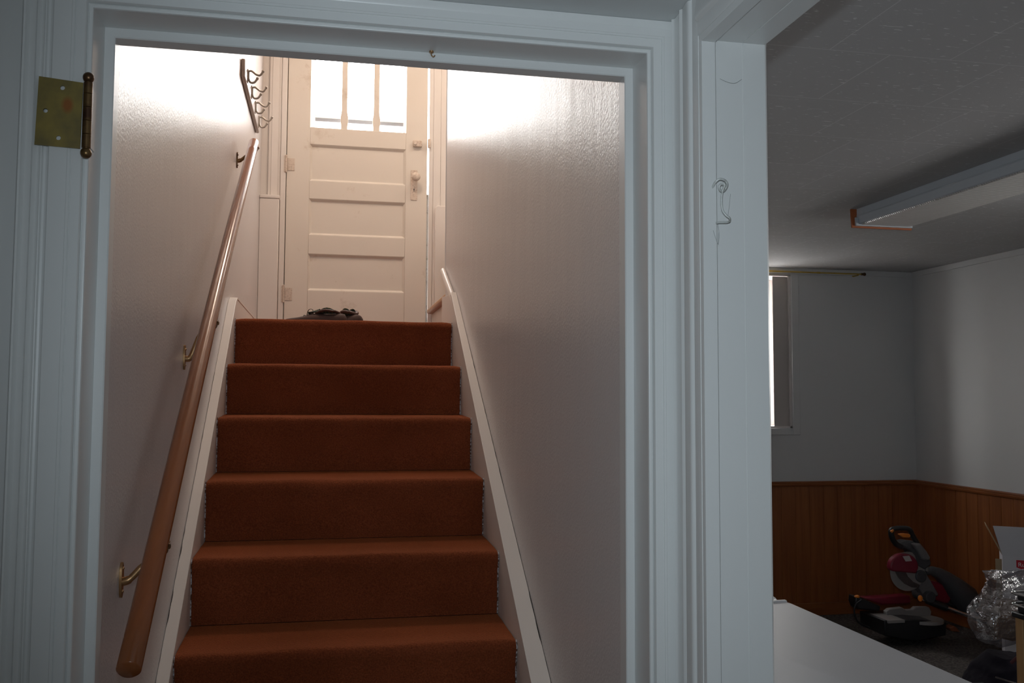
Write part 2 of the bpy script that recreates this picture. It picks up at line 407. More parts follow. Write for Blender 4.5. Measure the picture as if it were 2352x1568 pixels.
# ------------------------------------------------------------------ stairwell shell
struct('wall_stair_left', MB().box(-.50, -.385, WY1, 5.42, 0, TOPZ), GLOSSWALL, 'shiny pale wall left of the stairs', 'wall')
XR0, XR1, YE = .566, .525, 4.16
w = MB().prism([(XR0, WY1), (XR1, YE), (XW - .002, YE), (XW - .002, WY1)], 'Z', 0, TOPZ)
struct('wall_stair_right', w, GLOSSWALL, 'shiny pale wall right of the stairs', 'wall')
struct('trim_corner_bead', MB().tube([(XR1 + .004, YE + .001, 1.96), (XR1 + .004, YE + .001, TOPZ)], .007, 8), TRIM, 'thin metal corner bead at the end of the right stair wall', 'trim')
# alcove with the steps on to the kitchen
w = MB().box(XW - .001, 1.5, 4.06, YE, 0, TOPZ)
struct('wall_alcove_near', w, GLOSSWALL, 'near side wall of the kitchen steps', 'wall')
struct('wall_alcove_right', MB().box(1.4, 1.5, YE, 5.42, 0, TOPZ), GLOSSWALL, 'end wall of the kitchen steps', 'wall')
# back wall with door opening
DY = 5.40
w = MB().box(-.50, -.2755, DY + .02, DY + .16, 0, TOPZ).box(.600, 1.5, DY + .02, DY + .16, 0, TOPZ).box(-.2755, .600, DY + .02, DY + .16, 3.80, TOPZ).box(-.2755, .600, DY + .02, DY + .16, 0, ZL - .001)
struct('wall_end', w, WARMTRIM, 'end wall of the landing around the outside door', 'wall')
# landing, steps to kitchen
lm = MB().box(-.3845, .5995, 3.7895 + .27, 5.418, ZL - .19, ZL)
struct('floor_landing', lm, CARPET, 'rust carpet of the top landing', 'floor')

# ------------------------------------------------------------------ staircase
st = thing('staircase', 'straight flight of stairs covered in rust orange carpet between the shiny walls', 'stairs', (0, 2.5, 0))
Y0, RUN, RISE = 3.7893, .2683, .19
XL_, XR_ = -.354, .505


def step_profile(k):
    Yk = Y0 - k * RUN; Zk = ZL - k * RISE; zb = Zk - RISE
    pts = [(Yk + .001, zb + .002), (Yk - .001, zb + .03), (Yk - .003, Zk - .075), (Yk - .009, Zk - .045)]
    cx, cz, r = Yk + .006, Zk - .0255, .0215
    for i in range(9):
        a = PI + .25 - i / 8 * (PI / 2 + .25)
        pts.append((cx + r * math.cos(a), cz + r * math.sin(a)))
    pts += [(Yk + .04, Zk - .0015), (Yk + .10, Zk), (Yk + .2, Zk)]
    pts += [(Yk + RUN - .012, Zk + .0), (Yk + RUN - .001, Zk + .001), (Yk + RUN - .001, zb + .002)]
    return pts


for k in range(9):
    pr = step_profile(k); zb = ZL - (k + 1) * RISE
    nx = 44; bm = MB()
    rings = []
    for i in range(nx + 1):
        x = XL_ + (XR_ - XL_) * i / nx
        e = min(i, nx - i)
        ring = []
        for j, (y, z) in enumerate(pr):
            w_ = 1 if 2 <= j <= 14 else 0
            dz = (noise.noise(Vector((x * 7, k * 3.1, j * .15))) * .0025 - (.004 if e == 0 else .0012 if e == 1 else 0)) * w_
            dy = (noise.noise(Vector((x * 5, k * 3.1 + 9, j * .15))) * .003 + (.004 if e == 0 else .001 if e == 1 else 0)) * w_
            ring.append(Vector((x, y + dy, z + dz)))
        rings.append(ring)
    so = bm.loft(rings).build('step', CARPET, st, smooth=60)
    if k < 6:
        for sx, xx in ((-1, XL_ - .0005), (1, XR_ + .0005)):
            path = [(xx, y - .001, z) for (y, z) in pr[:11]]
            e = MB().tube(path, .0019, 5).build('carpet_edge', LINT, so)
            e.matrix_parent_inverse = Matrix.Translation(-Vector((0, 2.5, 0)))
            if 1: e.parent = so; e.matrix_parent_inverse = Matrix.Identity(4); e.matrix_local = Matrix.Identity(4)
# fix sub-part offsets: steps hang under the thing with an inverse, their children follow them directly


def zc_l(y): return .718 + .7392 * (y - 2.369)
def zc_r(y): return .700 + .7290 * (y - 2.269)


# left stringer with its cap running on as the landing baseboard
yt = 3.80
sl = [(1.725, .02), (1.725, zc_l(1.725) - .010), (yt, zc_l(yt) - .010), (3.86, 1.786), (5.33, 1.786), (5.33, ZL - .02), (4.0, ZL - .19), (2.2, .02)]
s1 = MB().prism(sl, 'X', -.3848, -.3555).build('stringer', WARMTRIM, st, .001)
cp = [(1.722, zc_l(1.722) - .010), (1.722, zc_l(1.722)), (yt, zc_l(yt)), (3.86, 1.795), (5.33, 1.795), (5.33, 1.786), (3.86, 1.786), (yt, zc_l(yt) - .010)]


def part_of(o, sub):  # a sub-part stays where it was built
    sub.parent = o; sub.matrix_parent_inverse = Matrix.Identity(4); sub.matrix_local = Matrix.Identity(4); return sub


part_of(s1, MB().prism(cp, 'X', -.3848, -.3540).build('stringer_cap', WARMTRIM, None, .0015))
# right stringer between carpet and the slightly angled wall


def xr_at(y): return XR0 + (XR1 - XR0) * (y - WY1) / (YE - WY1)


bm = MB()
for nm, zt, zbm, xi, mt_ in (('stringer', -.010, None, .5075, WARMTRIM), ('stringer_cap', 0, -.010, .5065, WARMTRIM)):
    bm = MB(); ya, yb = 1.725, 3.83
    ring = []
    for y in (ya, yb):
        top = zc_r(y) + zt; bot = (zc_r(y) + zbm) if zbm else max(.01, top - .45)
        xo = xr_at(y) - .0008
        ring.append([(xi, y, bot), (xo, y, bot), (xo, y, top), (xi, y, top)])
    if zbm is None:
        y = 4.14; xo = xr_at(y) - .0008; t3 = 1.85
        ring.append([(xi, y, ZL - .05), (xo, y, ZL - .05), (xo, y, t3), (xi, y, t3)])
    bm.loft(ring)
    o_ = bm.build(nm, mt_, st if zbm is None else None, .001)
    if zbm is None: s2 = o_
    else: part_of(s2, o_)
# half round cap moulding on the upper end of the right stringer
hr = []
a0, a1 = Vector((.520, 3.80, 1.783)), Vector((.512, 4.15, 1.965))
t = (a1 - a0).normalized(); sd = Vector((-1, 0, 0)); upv = sd.cross(t) * -1
if upv.z < 0: upv = -upv
for q in (0, 1):
    c = a0.lerp(a1, q)
    hr.append([c + sd * (.013 * math.cos(PI * i / 10)) + upv * (.020 * math.sin(PI * i / 10)) for i in range(11)])
part_of(s2, MB().loft(hr).build('half_round_moulding', WARMTRIM, None))
# dark cracks where the caps have come away from the walls
random.seed(3)
for own, zc, xw, sg, lo, hi in ((s2, zc_r, xr_at, -1, 1.9, 3.5), (s1, zc_l, lambda y: -.3845, 1, 1.75, 3.4)):
    ring = []; y = lo
    while y < hi:
        nz = noise.noise(Vector((y * 22, sg * 4.0, 0))) + noise.noise(Vector((y * 6, sg * 9.0, 3))) * .8 - (y - lo) * .28
        wv = max(.00012, min(.0024, .0012 + .003 * nz)); x0_ = xw(y) + sg * .0006
        ring.append([(x0_, y, zc(y) + .0002), (x0_ + sg * wv, y, zc(y) + .0002), (x0_ + sg * wv, y, zc(y) + .0008), (x0_, y, zc(y) + .0008)]); y += .008
    part_of(own, MB().loft(ring).build('caulk_crack', DARKHOLE, None, smooth=0))

# ------------------------------------------------------------------ step on to the kitchen
ks = thing('kitchen_step', 'white riser with a bare wooden nosing leading right off the landing', 'step', (.9, 4.8, ZL))
MB().box(.600, 1.399, YE + .001, 5.40, ZL - .19, 1.885).build('riser', WARMTRIM, ks)
MB().box(.571, .640, YE + .001, 5.375, 1.886, 1.915).build('nosing', STEPWOOD, ks, .010, seg=4)
MB().box(.641, 1.399, YE + .001, 5.40, 1.886, 1.915).build('tread', STEPWOOD, ks)
struct('wall_alcove_low', MB().box(.525, .5995, YE - .0, YE + .05, ZL - .3, 1.84), GLOSSWALL, 'low wall stub beside the landing', 'wall') if 0 else None

# ------------------------------------------------------------------ stair doorway
FY = 1.5826                     # front edge of the jamb


def sweep_u(mb, prof, xl, xr, zt, y0, z0=0):
    """prof: list of (offset outward from the opening, protrusion toward camera); mitred U around a doorway in plane y0"""
    def ring(f): return [f(o_, p) for o_, p in prof]
    R = [ring(lambda o_, p: Vector((xl - o_, y0 - p, z0))), ring(lambda o_, p: Vector((xl - o_, y0 - p, zt + o_))),
         ring(lambda o_, p: Vector((xr + o_, y0 - p, zt + o_))), ring(lambda o_, p: Vector((xr + o_, y0 - p, z0)))]
    mb.loft(R)


d1 = thing('door_1', 'cased stair doorway with its door taken off', 'doorway', (0, FY, 0), kind='structure')
jb = MB()
for x0, x1 in ((JL - .004, JL), (JR, JR + .004)):
    jb.box(min(x0, x1), max(x0, x1), FY + .0002, 1.72, 0, JZ + .004)
jb.box(JL, JR, FY + .0002, 1.72, JZ, JZ + .019)
jb.build('jamb', TRIM, d1)
SY0, SY1 = 1.660, 1.696
sp = MB(); e = .0005
R = []
pr = [(-.0001, SY0), (-.0145, SY0), (-.0163, SY0 + .002), (-.0163, SY1), (-.0001, SY1)]
prL = [(-.0001, SY0), (-.0150, SY0), (-.0170, SY0 + .002), (-.0170, SY1), (-.0001, SY1)]
sp.loft([[(JL - o_, y, 0) for o_, y in prL], [(JL - o_, y, JZ + o_) for o_, y in prL], [(JR + o_, y, JZ + o_) for o_, y in pr], [(JR + o_, y, 0) for o_, y in pr]])
sp.build('door_stop', TRIM, d1)
cs = MB()
inner = [(.0, .0), (.0008, .0025), (.0022, .0034), (.0058, .0034), (.0072, .0022), (.0076, .0005), (.0082, .0006), (.0086, .0095), (.0096, .0112),
         (.0236, .0112), (.0243, .0096), (.0249, .0096), (.0256, .0112), (.0300, .0112), (.0300, -.0052), (.0050, -.0052), (.0042, -.0003)]
sweep_u(cs, inner, JL, JR, JZ, FY)
cs.build('casing', TRIM, d1)
c2 = MB()
xx = lambda o_: JL - o_
left = [(.0302, .0112), (.0570, .0112), (.0588, .0098), (.0596, .0040), (.0640, .0018), (.0672, .0030), (.0690, .0072), (.0705, .0078), (.0722, .0060), (.0760, .0044),
        (.0790, .0084), (.0812, .0118), (.0832, .0104), (.0846, .0064), (.0940, .0052), (.0968, .0086), (.0985, .0132), (.1010, .0148), (.1036, .0124), (.1046, .0040), (.1060, .0030), (.1060, -.0052), (.0302, -.0052)]
c2.prism([(xx(o_), FY - p) for o_, p in left], 'Z', 0, HC - .0005)
c2.prism([(JR + .0302, FY - .0112), (.6135, FY - .0112), (.6135, FY + .0052), (JR + .0302, FY + .0052)], 'Z', 0, JZ + .0301)
c2.box(JL - .0300, .6135, FY - .0112, FY + .0052, JZ + .0302, HC - .0005)
c2.build('outer_casing', TRIM, d1)
tr = MB().prism([(FY - .0112, HC - .016), (FY - .0125, HC - .014), (FY - .0125, HC - .0005), (FY - .0112, HC - .0005)], 'X', -.30, .6135)
tr.build('top_bead', TRIM, d1)
# ------------------------------------------------------------------ opening to the room
d2 = thing('door_2', 'cased opening to the room, seen obliquely on the right', 'doorway', (.66, 1.45, 0), kind='structure')
Y2 = 1.4473; Z2 = 2.005
# profile on the hall face: (Y, X) from the jamb corner back to the wall corner
prof = [(1.4500, .6150), (1.4505, .6128), (1.4540, .6118), (1.4740, .6118), (1.4765, .6096), (1.4785, .6074), (1.4830, .6062), (1.4900, .6064), (1.5060, .6086), (1.5130, .6096), (1.5160, .6074),
        (1.5185, .6060), (1.5210, .6072), (1.5230, .6112), (1.5545, .6122), (1.5580, .6100), (1.5600, .6076), (1.5620, .6092), (1.5632, .6122), (1.5700, .6126), (1.5700, .6162), (1.4500, .6162)]
MB().prism([(x, y) for y, x in prof], 'Z', 0, HC - .0005).build('side_casing', TRIM, d2)
# head casing: same profile turned over the opening, ends where it meets the ceiling
hp = []
for y, x in prof:
    off = y - Y2
    if off < HC - Z2 - .001: hp.append((x, Z2 + off))
hp = [(x, z) for x, z in hp if x < .616]
hp = hp + [(hp[-1][0], HC - .0006), (.6162, HC - .0006), (.6162, Z2 + .003)]
MB().prism(hp, 'Y', .55, 1.4505).build('head_casing', TRIM, d2)
j = MB()
# near lip (stands proud), then the flat jamb with a seam, then the board
j.prism([(.6137, Y2 + .001), (.6150, Y2 - .0065), (.6385, Y2 - .0075), (.6410, Y2 - .0050), (.6418, Y2 + .001), (.6418, Y2 + .010), (.6137, Y2 + .010)], 'Z', 0, Z2)
j.prism([(.6419, Y2), (.6916, Y2), (.6921, Y2 + .0012), (.6928, Y2 + .0012), (.6933, Y2), (.7340, Y2), (.7378, Y2 + .003), (.7378, Y2 + .010), (.6419, Y2 + .010)], 'Z', 0, Z2)
j.build('jamb', TRIM, d2)
h = MB()
h.prism([(.6137, Z2 - .001), (.6150, Z2 - .0090), (.6385, Z2 - .0100), (.6410, Z2 - .0075), (.6418, Z2 - .001), (.6418, Z2 + .02), (.6137, Z2 + .02)], 'Y', .62, Y2 + .009)
h.prism([(.6419, Z2 - .004), (.6916, Z2 - .004), (.6921, Z2 - .0025), (.6928, Z2 - .0025), (.6933, Z2 - .004), (.7340, Z2 - .004), (.7378, Z2), (.7378, Z2 + .02), (.6419, Z2 + .02)], 'Y', .62, Y2 + .009)
h.build('head_jamb', TRIM, d2)
MB().box(.6137, .7378, .62, .632, 0, Z2 - .011).build('near_jamb', TRIM, d2)

# ------------------------------------------------------------------ outside door and its frame
dj = thing('door_3', 'white panelled outside door at the head of the stairs', 'door', (.16, DY, ZL), kind='structure')
fr = MB().box(-.2755, -.2455, DY - .012, DY + .155, ZL, 3.80).box(-.2755, .600, DY - .012, DY + .155, 3.77, 3.80)
fr.box(.5775, .600, DY - .012, DY + .155, ZL, 3.77)
fr.box(-.2455, -.232, DY + .041, DY + .055, ZL, 3.77)
fr.build('door_frame', WARMTRIM, dj, .002)
dl, dr, db, dt = -.242, .5665, ZL + .006, 3.765
st_l, st_r = -.113, .440
df = MB()
df.box(dl, st_l, DY, DY + .04, db, dt).box(st_r, dr, DY, DY + .04, db, dt)
rails = [(db, 2.010), (2.221, 2.331), (2.542, 2.646), (2.861, 2.962), (3.64, dt)]
for a, b in rails: df.box(st_l, st_r, DY + .0006, DY + .0394, a, b)
door_leaf = df.build('door_leaf', DOORP, dj, .0025)
pn = MB()
for a, b in ((2.010, 2.221), (2.331, 2.542), (2.646, 2.861)):
    bm = MB()
    x0, x1, y0, y1 = st_l, st_r, DY + .0008, DY + .015
    s_ = .013
    o4 = [(x0, y0, a), (x1, y0, a), (x1, y0, b), (x0, y0, b)]
    i4 = [(x0 + s_, y1, a + s_), (x1 - s_, y1, a + s_), (x1 - s_, y1, b - s_), (x0 + s_, y1, b - s_)]
    b4 = [(x0, DY + .039, a), (x1, DY + .039, a), (x1, DY + .039, b), (x0, DY + .039, b)]
    V = [[bm.bm.verts.new(p) for p in q] for q in (o4, i4, b4)]
    for i in range(4):
        k2 = (i + 1) % 4
        bm.bm.faces.new([V[0][i], V[0][k2], V[1][k2], V[1][i]]); bm.bm.faces.new([V[0][i], V[2][i], V[2][k2], V[0][k2]])
    bm.bm.faces.new(V[1]); bm.bm.faces.new(V[2][::-1])
    part_of(door_leaf, bm.build('door_panel', DOORP, None, .0015))
# glazing: three tall lites between two thin worn muntins
for c in (.0800, .2660):
    q = MB()
    zz = [2.956, 2.985, 3.01, 3.04, 3.07, 3.30, 3.64]; ww = [.019, .019, .022, .021, .0165, .016, .016]
    q.loft([[(c - w_, DY + .006, z), (c + w_, DY + .006, z), (c + w_, DY + .03, z), (c - w_, DY + .03, z)] for z, w_ in zip(zz, ww)])
    part_of(door_leaf, q.build('muntin', DOORP, None, .002))
part_of(door_leaf, MB().box(st_l, st_r, DY + .017, DY + .020, 2.962, 3.64).build('glass_pane', GLASS, None, smooth=0))
# lockset
lk = MB().prism([(.470 + a, 2.560 + b) for a, b in ((.004, 0), (.036, 0), (.040, .004), (.040, .176), (.036, .180), (.004, .180), (0, .176), (0, .004))], 'Y', DY - .0035, DY - .0002)
lk2 = part_of(door_leaf, lk.build('lock_plate', CREAMHW, None, .001))
kn = MB().cyl((.496, DY - .0036, 2.690), (.496, DY - .030, 2.690), .008, 12)
kn.tube([(.496, DY - .030, 2.690), (.496, DY - .036, 2.690), (.496, DY - .048, 2.690), (.496, DY - .057, 2.690), (.496, DY - .061, 2.690)], [.010, .022, .0265, .022, .010], 20)
part_of(door_leaf, kn.build('door_knob', CREAMHW, None, smooth=60))
part_of(door_leaf, MB().cyl((.490, DY - .0037, 2.625), (.490, DY - .0046, 2.625), .0035, 10).box(.4885, .4915, DY - .0046, DY - .0037, 2.612, 2.625).build('keyhole', DARKHOLE, None))
rl = MB().box(.480, .533, DY - .020, DY - .0002, 2.878, 2.915).cyl((.492, DY - .020, 2.896), (.492, DY - .026, 2.896), .011, 14)
part_of(door_leaf, rl.build('night_latch', CREAMHW, None, .003))
part_of(dj.children[0], MB().box(.5670, .584, DY - .030, DY - .0125, 2.872, 2.925).build('latch_keeper', CREAMHW, None, .003))
for z0 in (2.735, 1.985):
    hg = MB().box(-.2385, -.198, DY - .003, DY - .0002, z0 - .036, z0 + .036)
    hg.cyl((-.2445, DY - .016, z0 - .042), (-.2445, DY - .016, z0 + .042), .0055, 10).ball((-.2445, DY - .016, z0 - .046), .006, 8).ball((-.2445, DY - .016, z0 + .046), .006, 8)
    hg.box(-.2570, -.2500, DY - .0150, DY - .0122, z0 - .048, z0 + .048)
    part_of(door_leaf, hg.build('door_hinge', CREAMHW, None, .0008))
# casings, plinth boards
k = thing('trim_4', 'painted casing and boxed boards around the outside door', 'trim', (0, DY, ZL), kind='structure')
q = MB().box(-.345, -.2765, DY + .000, DY + .0195, 2.54, TOPZ).box(-.330, -.290, DY - .004, DY + .000, 2.54, TOPZ)
q.build('left_casing', WARMTRIM, k, .003)
q = MB().box(-.3845, -.2775, DY - .060, DY + .0195, ZL + .0, 2.520)
q.build('left_plinth', WARMTRIM, k, .004)
MB().box(-.3845, -.2745, DY - .064, DY + .0195, 2.5205, 2.540).build('plinth_cap', WARMTRIM, k, .004)
q = MB().box(.6005, .645, DY - .010, DY + .0195, ZL, TOPZ).box(.645, .70, DY + .000, DY + .0195, ZL, TOPZ)
q.build('right_casing', WARMTRIM, k, .004)
MB().prism([(.612, 1.915), (.612, 2.508), (.618, 2.520), (.628, 2.526), (.76, 2.526), (.76, 1.915)], 'Y', DY - .045, DY - .011).build('right_plinth', WARMTRIM, k, .004)
MB().box(.5680, .5768, DY + .010, DY + .018, ZL, 2.60).build('weatherstrip', STEEL, k)
# storm door outside
sd_ = thing('storm_door', 'white framed storm door just outside the glazed door', 'door', (.16, DY + .12, ZL))
WF = mat('storm_door_white', (.85, .85, .85), .4)
q = MB().box(-.20, -.088, DY + .105, DY + .135, ZL, 3.75).box(.432, .56, DY + .105, DY + .135, ZL, 3.75).box(-.088, .432, DY + .105, DY + .135, ZL, 2.940).box(-.088, .432, DY + .105, DY + .135, 3.70, 3.75)
q.build('frame', WF, sd_, .003)
MB().box(-.088, .432, DY + .108, DY + .132, 3.052, 3.072).build('rail', WF, sd_, .002)
MB().box(-.088, .432, DY + .110, DY + .130, 3.031, 3.0510).build('window_seal', mat('grey_seal', (.22, .22, .24), .6), sd_)
MB().box(-.088, .432, DY + .118, DY + .121, 3.075, 3.70).build('glass_pane', GLASS, sd_, smooth=0)
# porch ground outside
struct('floor_porch', MB().box(-6, 8, 5.95, 18, 1.2, 1.3), mat('snowy_ground', (.8, .8, .8), .8), 'pale ground outside the door', 'ground')

# ------------------------------------------------------------------ handrail
hrl = thing('handrail', 'round varnished wooden handrail rising along the left stair wall', 'handrail', (-.32, 2.88, 1.7))
HP = [Vector((-.318, 1.690, .930)), Vector((-.319, 2.35, 1.385)), Vector((-.320, 3.15, 1.915)), Vector((-.320, 4.045, 2.482))]
pts = spline(HP, 8)
d0 = (pts[0] - pts[1]).normalized(); d9 = (pts[-1] - pts[-2]).normalized()
path = [pts[0] + d0 * .004, pts[0] + d0 * .001] + pts + [pts[-1] + d9 * .001, pts[-1] + d9 * .004]
rd = [.0165, .0195] + [.0205] * len(pts) + [.0195, .0165]
MB().tube(path, rd, 28).build('rail', RAILWOOD, hrl, smooth=50)


def rail_z(y):
    for a, b in zip(pts, pts[1:]):
        if a.y <= y <= b.y: return a.z + (b.z - a.z) * (y - a.y) / (b.y - a.y)
    return pts[-1].z


for by, bz in ((1.935, 1.035), (2.671, 1.500), (4.000, 2.392)):
    rz = rail_z(by)
    b = MB()
    pl = [(math.cos(a) * .011 * (1), math.sin(a) * .034) for a in [2 * PI * i / 16 for i in range(16)]]
    b.prism([(by + p[0], bz + p[1]) for p in pl], 'X', -.3848, -.3800)
    b.tube(spline([(-.381, by, bz - .004), (-.366, by, bz + .002), (-.345, by + .004, rz - .040), (-.330, by + .004, rz - .026)], 6), [.0085] * 6 + [.0070] * 6 + [.0062] * 7, 10)
    b.ball((-.380, by, bz + .022), .003, 8).ball((-.380, by, bz - .022), .003, 8)
    q = b.build('bracket', BRKT if by < 3.5 else DKBRASS, hrl, smooth=50)
    sdl = MB()
    dirn = (pts[20] - pts[0]).normalized()
    for sgn in (1,):
        c = Vector((-.3185, by + .004, rz))
        n_ = Vector((0, -dirn.z, dirn.y))
        rg = []
        for tt in (-.012, .012):
            rg.append([c + dirn * tt + Vector((math.cos(a), 0, 0)) * .0222 + n_ * math.sin(a) * .0222 for a in [PI + PI * .02 + i / 10 * PI * .96 for i in range(11)]] +
                      [c + dirn * tt + Vector((math.cos(a), 0, 0)) * .0207 + n_ * math.sin(a) * .0207 for a in [PI + PI * .02 + (10 - i) / 10 * PI * .96 for i in range(11)]])
        sdl.loft(rg)
        sdl.ball(c + Vector((.0215, 0, 0)) - n_ * .004, .006, 8, (.6, 1, 1))
    part_of(q, sdl.build('saddle_strap', DKBRASS, None))

# ------------------------------------------------------------------ coat hook rack on the left wall
rk = thing('coat_hook_rack', 'narrow painted board with four double hooks high on the left stair wall', 'coat rack', (-.385, 4.5, 2.80))
MB().box(-.3848, -.3660, 4.075, 4.950, 2.778, 2.860).build('backboard', RACKP, rk, .006)
hooks = [4.200, 4.420, 4.650, 4.890]
for hy in hooks:
    h_ = MB(); z0 = 2.824; x0 = -.3660
    h_.prism([(hy - .009, z0 - .030), (hy + .009, z0 - .030), (hy + .010, z0), (hy + .009, z0 + .030), (hy - .009, z0 + .030)], 'X', x0, x0 + .004)
    h_.tube(spline([(x0 + .002, hy, z0 + .022), (x0 + .018, hy, z0 + .024), (x0 + .038, hy, z0 + .010), (x0 + .054, hy, z0 + .008), (x0 + .066, hy, z0 + .024)], 6), .0050, 8)
    h_.ball((x0 + .067, hy, z0 + .027), .0072, 10)
    h_.tube(spline([(x0 + .004, hy, z0 + .020), (x0 + .005, hy, z0 - .012), (x0 + .014, hy, z0 - .028), (x0 + .030, hy, z0 - .026), (x0 + .042, hy, z0 - .010)], 6), .0050, 8)
    h_.ball((x0 + .043, hy, z0 - .008), .0066, 10)
    h_.build('hook', GREYMETAL, rk, smooth=50)

# ------------------------------------------------------------------ brass hinge on the left casing
HL = Vector((-.382, 1.566, 1.842))
hg = thing('door_hinge', 'tarnished brass ball tipped hinge left on the casing of the removed door', 'hinge', HL, keep=False)
bm = MB(); bb = bm.bm
outer = [(-.0775, -.0545), (-.0100, -.0575), (-.0085, .0500), (-.0745, .0560)]
loops = [outer] + [[(cx + .0036 * math.cos(2 * PI * i / 14), cz + .0036 * math.sin(2 * PI * i / 14)) for i in range(14)] for cx, cz in ((-.0390, .0395), (-.0630, .0010), (-.0425, -.0420))]
eds = []
for lp in loops:
    vs = [bb.verts.new((x, .0, z)) for x, z in lp]
    for i in range(len(vs)): eds.append(bb.edges.new((vs[i], vs[(i + 1) % len(vs)])))
bmesh.ops.triangle_fill(bb, use_beauty=True, use_dissolve=False, edges=eds)
o = bm.build('leaf', HBRASS, hg, smooth=0)
so = o.modifiers.new('thick', 'SOLIDIFY'); so.thickness = .0022; so.offset = 0
b = MB()
for i, (a, c) in enumerate(((-.056, -.0345), (-.034, -.0125), (-.012, .0095), (.010, .0315), (.032, .0505))):
    b.cyl((-.0005, -.002, a), (-.0005, -.002, c), .0068, 18)
b.build('knuckle', DKBRASS, hg, .0006)
for z, s_ in ((.0585, 1), (-.0645, -1)):
    b = MB().ball((-.0005, -.002, z), .0088, 16).cyl((-.0005, -.002, z - s_ * .013), (-.0005, -.002, z - s_ * .006), .005, 12)
    b.build('ball_tip', DKBRASS, hg, smooth=60)
b = MB().box(.0005, .0022, .002, .040, -.052, .046)
tag(b.build('jamb_leaf', CREAMHW if 0 else TRIM, hg, .0006), 'jamb leaf painted over white')

# ------------------------------------------------------------------ hook and eye latch on the right jamb
ln = thing('hook_latch', 'small painted hook and eye latch hanging on the right jamb of the room opening', 'latch', (.645, Y2 - .008, 1.72), keep=True)
yl = Y2 - .012
MB().tube(spline([(.632, Y2 - .004, 1.743), (.634, yl - .002, 1.752), (.640, yl - .006, 1.757), (.649, yl - .006, 1.7555), (.6545, yl - .004, 1.750), (.6535, yl, 1.743), (.648, yl, 1.738), (.642, yl - .002, 1.740), (.6405, yl - .004, 1.746), (.646, yl - .004, 1.750), (.650, yl - .001, 1.747)], 6), .0021, 8).build('screw_eye', STEEL, ln, smooth=60)
MB().tube(spline([(.6435, yl - .003, 1.750), (.6495, yl - .006, 1.748), (.6470, yl - .002, 1.738), (.6458, yl, 1.722), (.6475, yl, 1.706), (.6530, yl - .002, 1.697), (.6585, yl - .003, 1.6925), (.6580, yl - .004, 1.687), (.6520, yl - .004, 1.6850), (.6410, yl - .004, 1.6845), (.6340, yl - .004, 1.6830)], 6), .0019, 8).build('hook', STEEL, ln, smooth=60)

# ------------------------------------------------------------------ shoes on the landing


def make_shoe():
    r = thing('shoe', None, 'shoe', (0, 0, 0), 'dark shoes on the top landing', keep=False)
    n = 24
    # outline half widths and heights along the length, x = heel(0) .. toe(.27)
    secs = [(-.135, .012, .030, .050), (-.128, .028, .034, .068), (-.110, .034, .036, .074), (-.080, .036, .036, .070), (-.050, .036, .036, .068), (-.020, .038, .036, .074), (.010, .041, .034, .072),
            (.040, .045, .032, .058), (.070, .047, .030, .047), (.098, .043, .028, .041), (.120, .032, .026, .036), (.134, .012, .022, .030)]
    rings = []
    for x, w_, zw, h_ in secs:
        rr = []
        for i in range(n):
            a = 2 * PI * i / n; cx = math.cos(a); sz = math.sin(a)
            y = w_ * (abs(cx) ** .75) * (1 if cx > 0 else -1)
            z = .014 + (h_ - .014) * (max(sz, 0) ** .7) if sz > 0 else .012
            rr.append((x, y * (1 if sz <= 0 else (1 - .35 * sz ** 3)), z))
        rings.append(rr)
    MB().loft(rings).build('upper', SHOE, r, smooth=60)
    so = MB(); out = []
    for s_ in (1, -1):
        ls = [(x, s_ * (w_ + .004)) for x, w_, a, b in secs]
        out += ls if s_ == 1 else ls[::-1]
    so.prism([(x, y) for x, y in out], 'Z', 0, .0155)
    so.build('sole', SOLE, r, .003)
    # padded collar around the opening
    col = []
    for i in range(25):
        a = 2 * PI * i / 24
        col.append((-.055 + .048 * math.cos(a), .029 * math.sin(a), .070 + .022 * math.sin(a) ** 2 + (.006 if math.cos(a) < -.5 else 0)))
    MB().tube(col, .0085, 10, cap=False).build('collar', SHOEBROWN, r, smooth=60)
    tn = [[(x, y, z) for y, z in ((-.022, .082 + t_ * .0), (-.012, .092 + t_), (0, .096 + t_), (.012, .092 + t_), (.022, .082 + t_ * 0), (.012, .086 + t_), (0, .090 + t_), (-.012, .086 + t_))] for x, t_ in ((-.020, .010), (.000, .000), (.015, -.010), (.026, -.020))]
    MB().loft(tn).build('tongue', PLAID, r, smooth=60)
    # plaid lined inside that stands up above the collar
    ins = []
    for rr_, zz, ar in ((.0, .070, 0), (.55, .072, 0), (.95, .072, .02), (1.0, .078, .028), (.90, .082, .030)):
        ins.append([(-.055 + .044 * rr_ * math.cos(2 * PI * i / 20), .025 * rr_ * math.sin(2 * PI * i / 20), zz + ar * math.sin(2 * PI * i / 20) ** 2) for i in range(20)])
    MB().loft(ins, cap=False).build('lining', PLAID, r, smooth=60)
    lc = MB()
    for x, z in ((.012, .079), (.028, .070), (.044, .061)): lc.tube([(x, -.024, z - .010), (x + .002, -.012, z), (x + .002, .012, z), (x, .024, z - .010)], .0022, 6)
    lc.tube(spline([(.010, -.008, .082), (.020, -.024, .106), (.040, -.040, .104), (.052, -.052, .060), (.060, -.058, .018)], 6), .0020, 6)
    lc.build('lace', LACE, r, smooth=60)
    return r


def copy_tree(o, parent=None):
    c = o.copy(); SC.collection.objects.link(c); c.parent = parent
    for ch in list(o.children): copy_tree(ch, c)
    return c


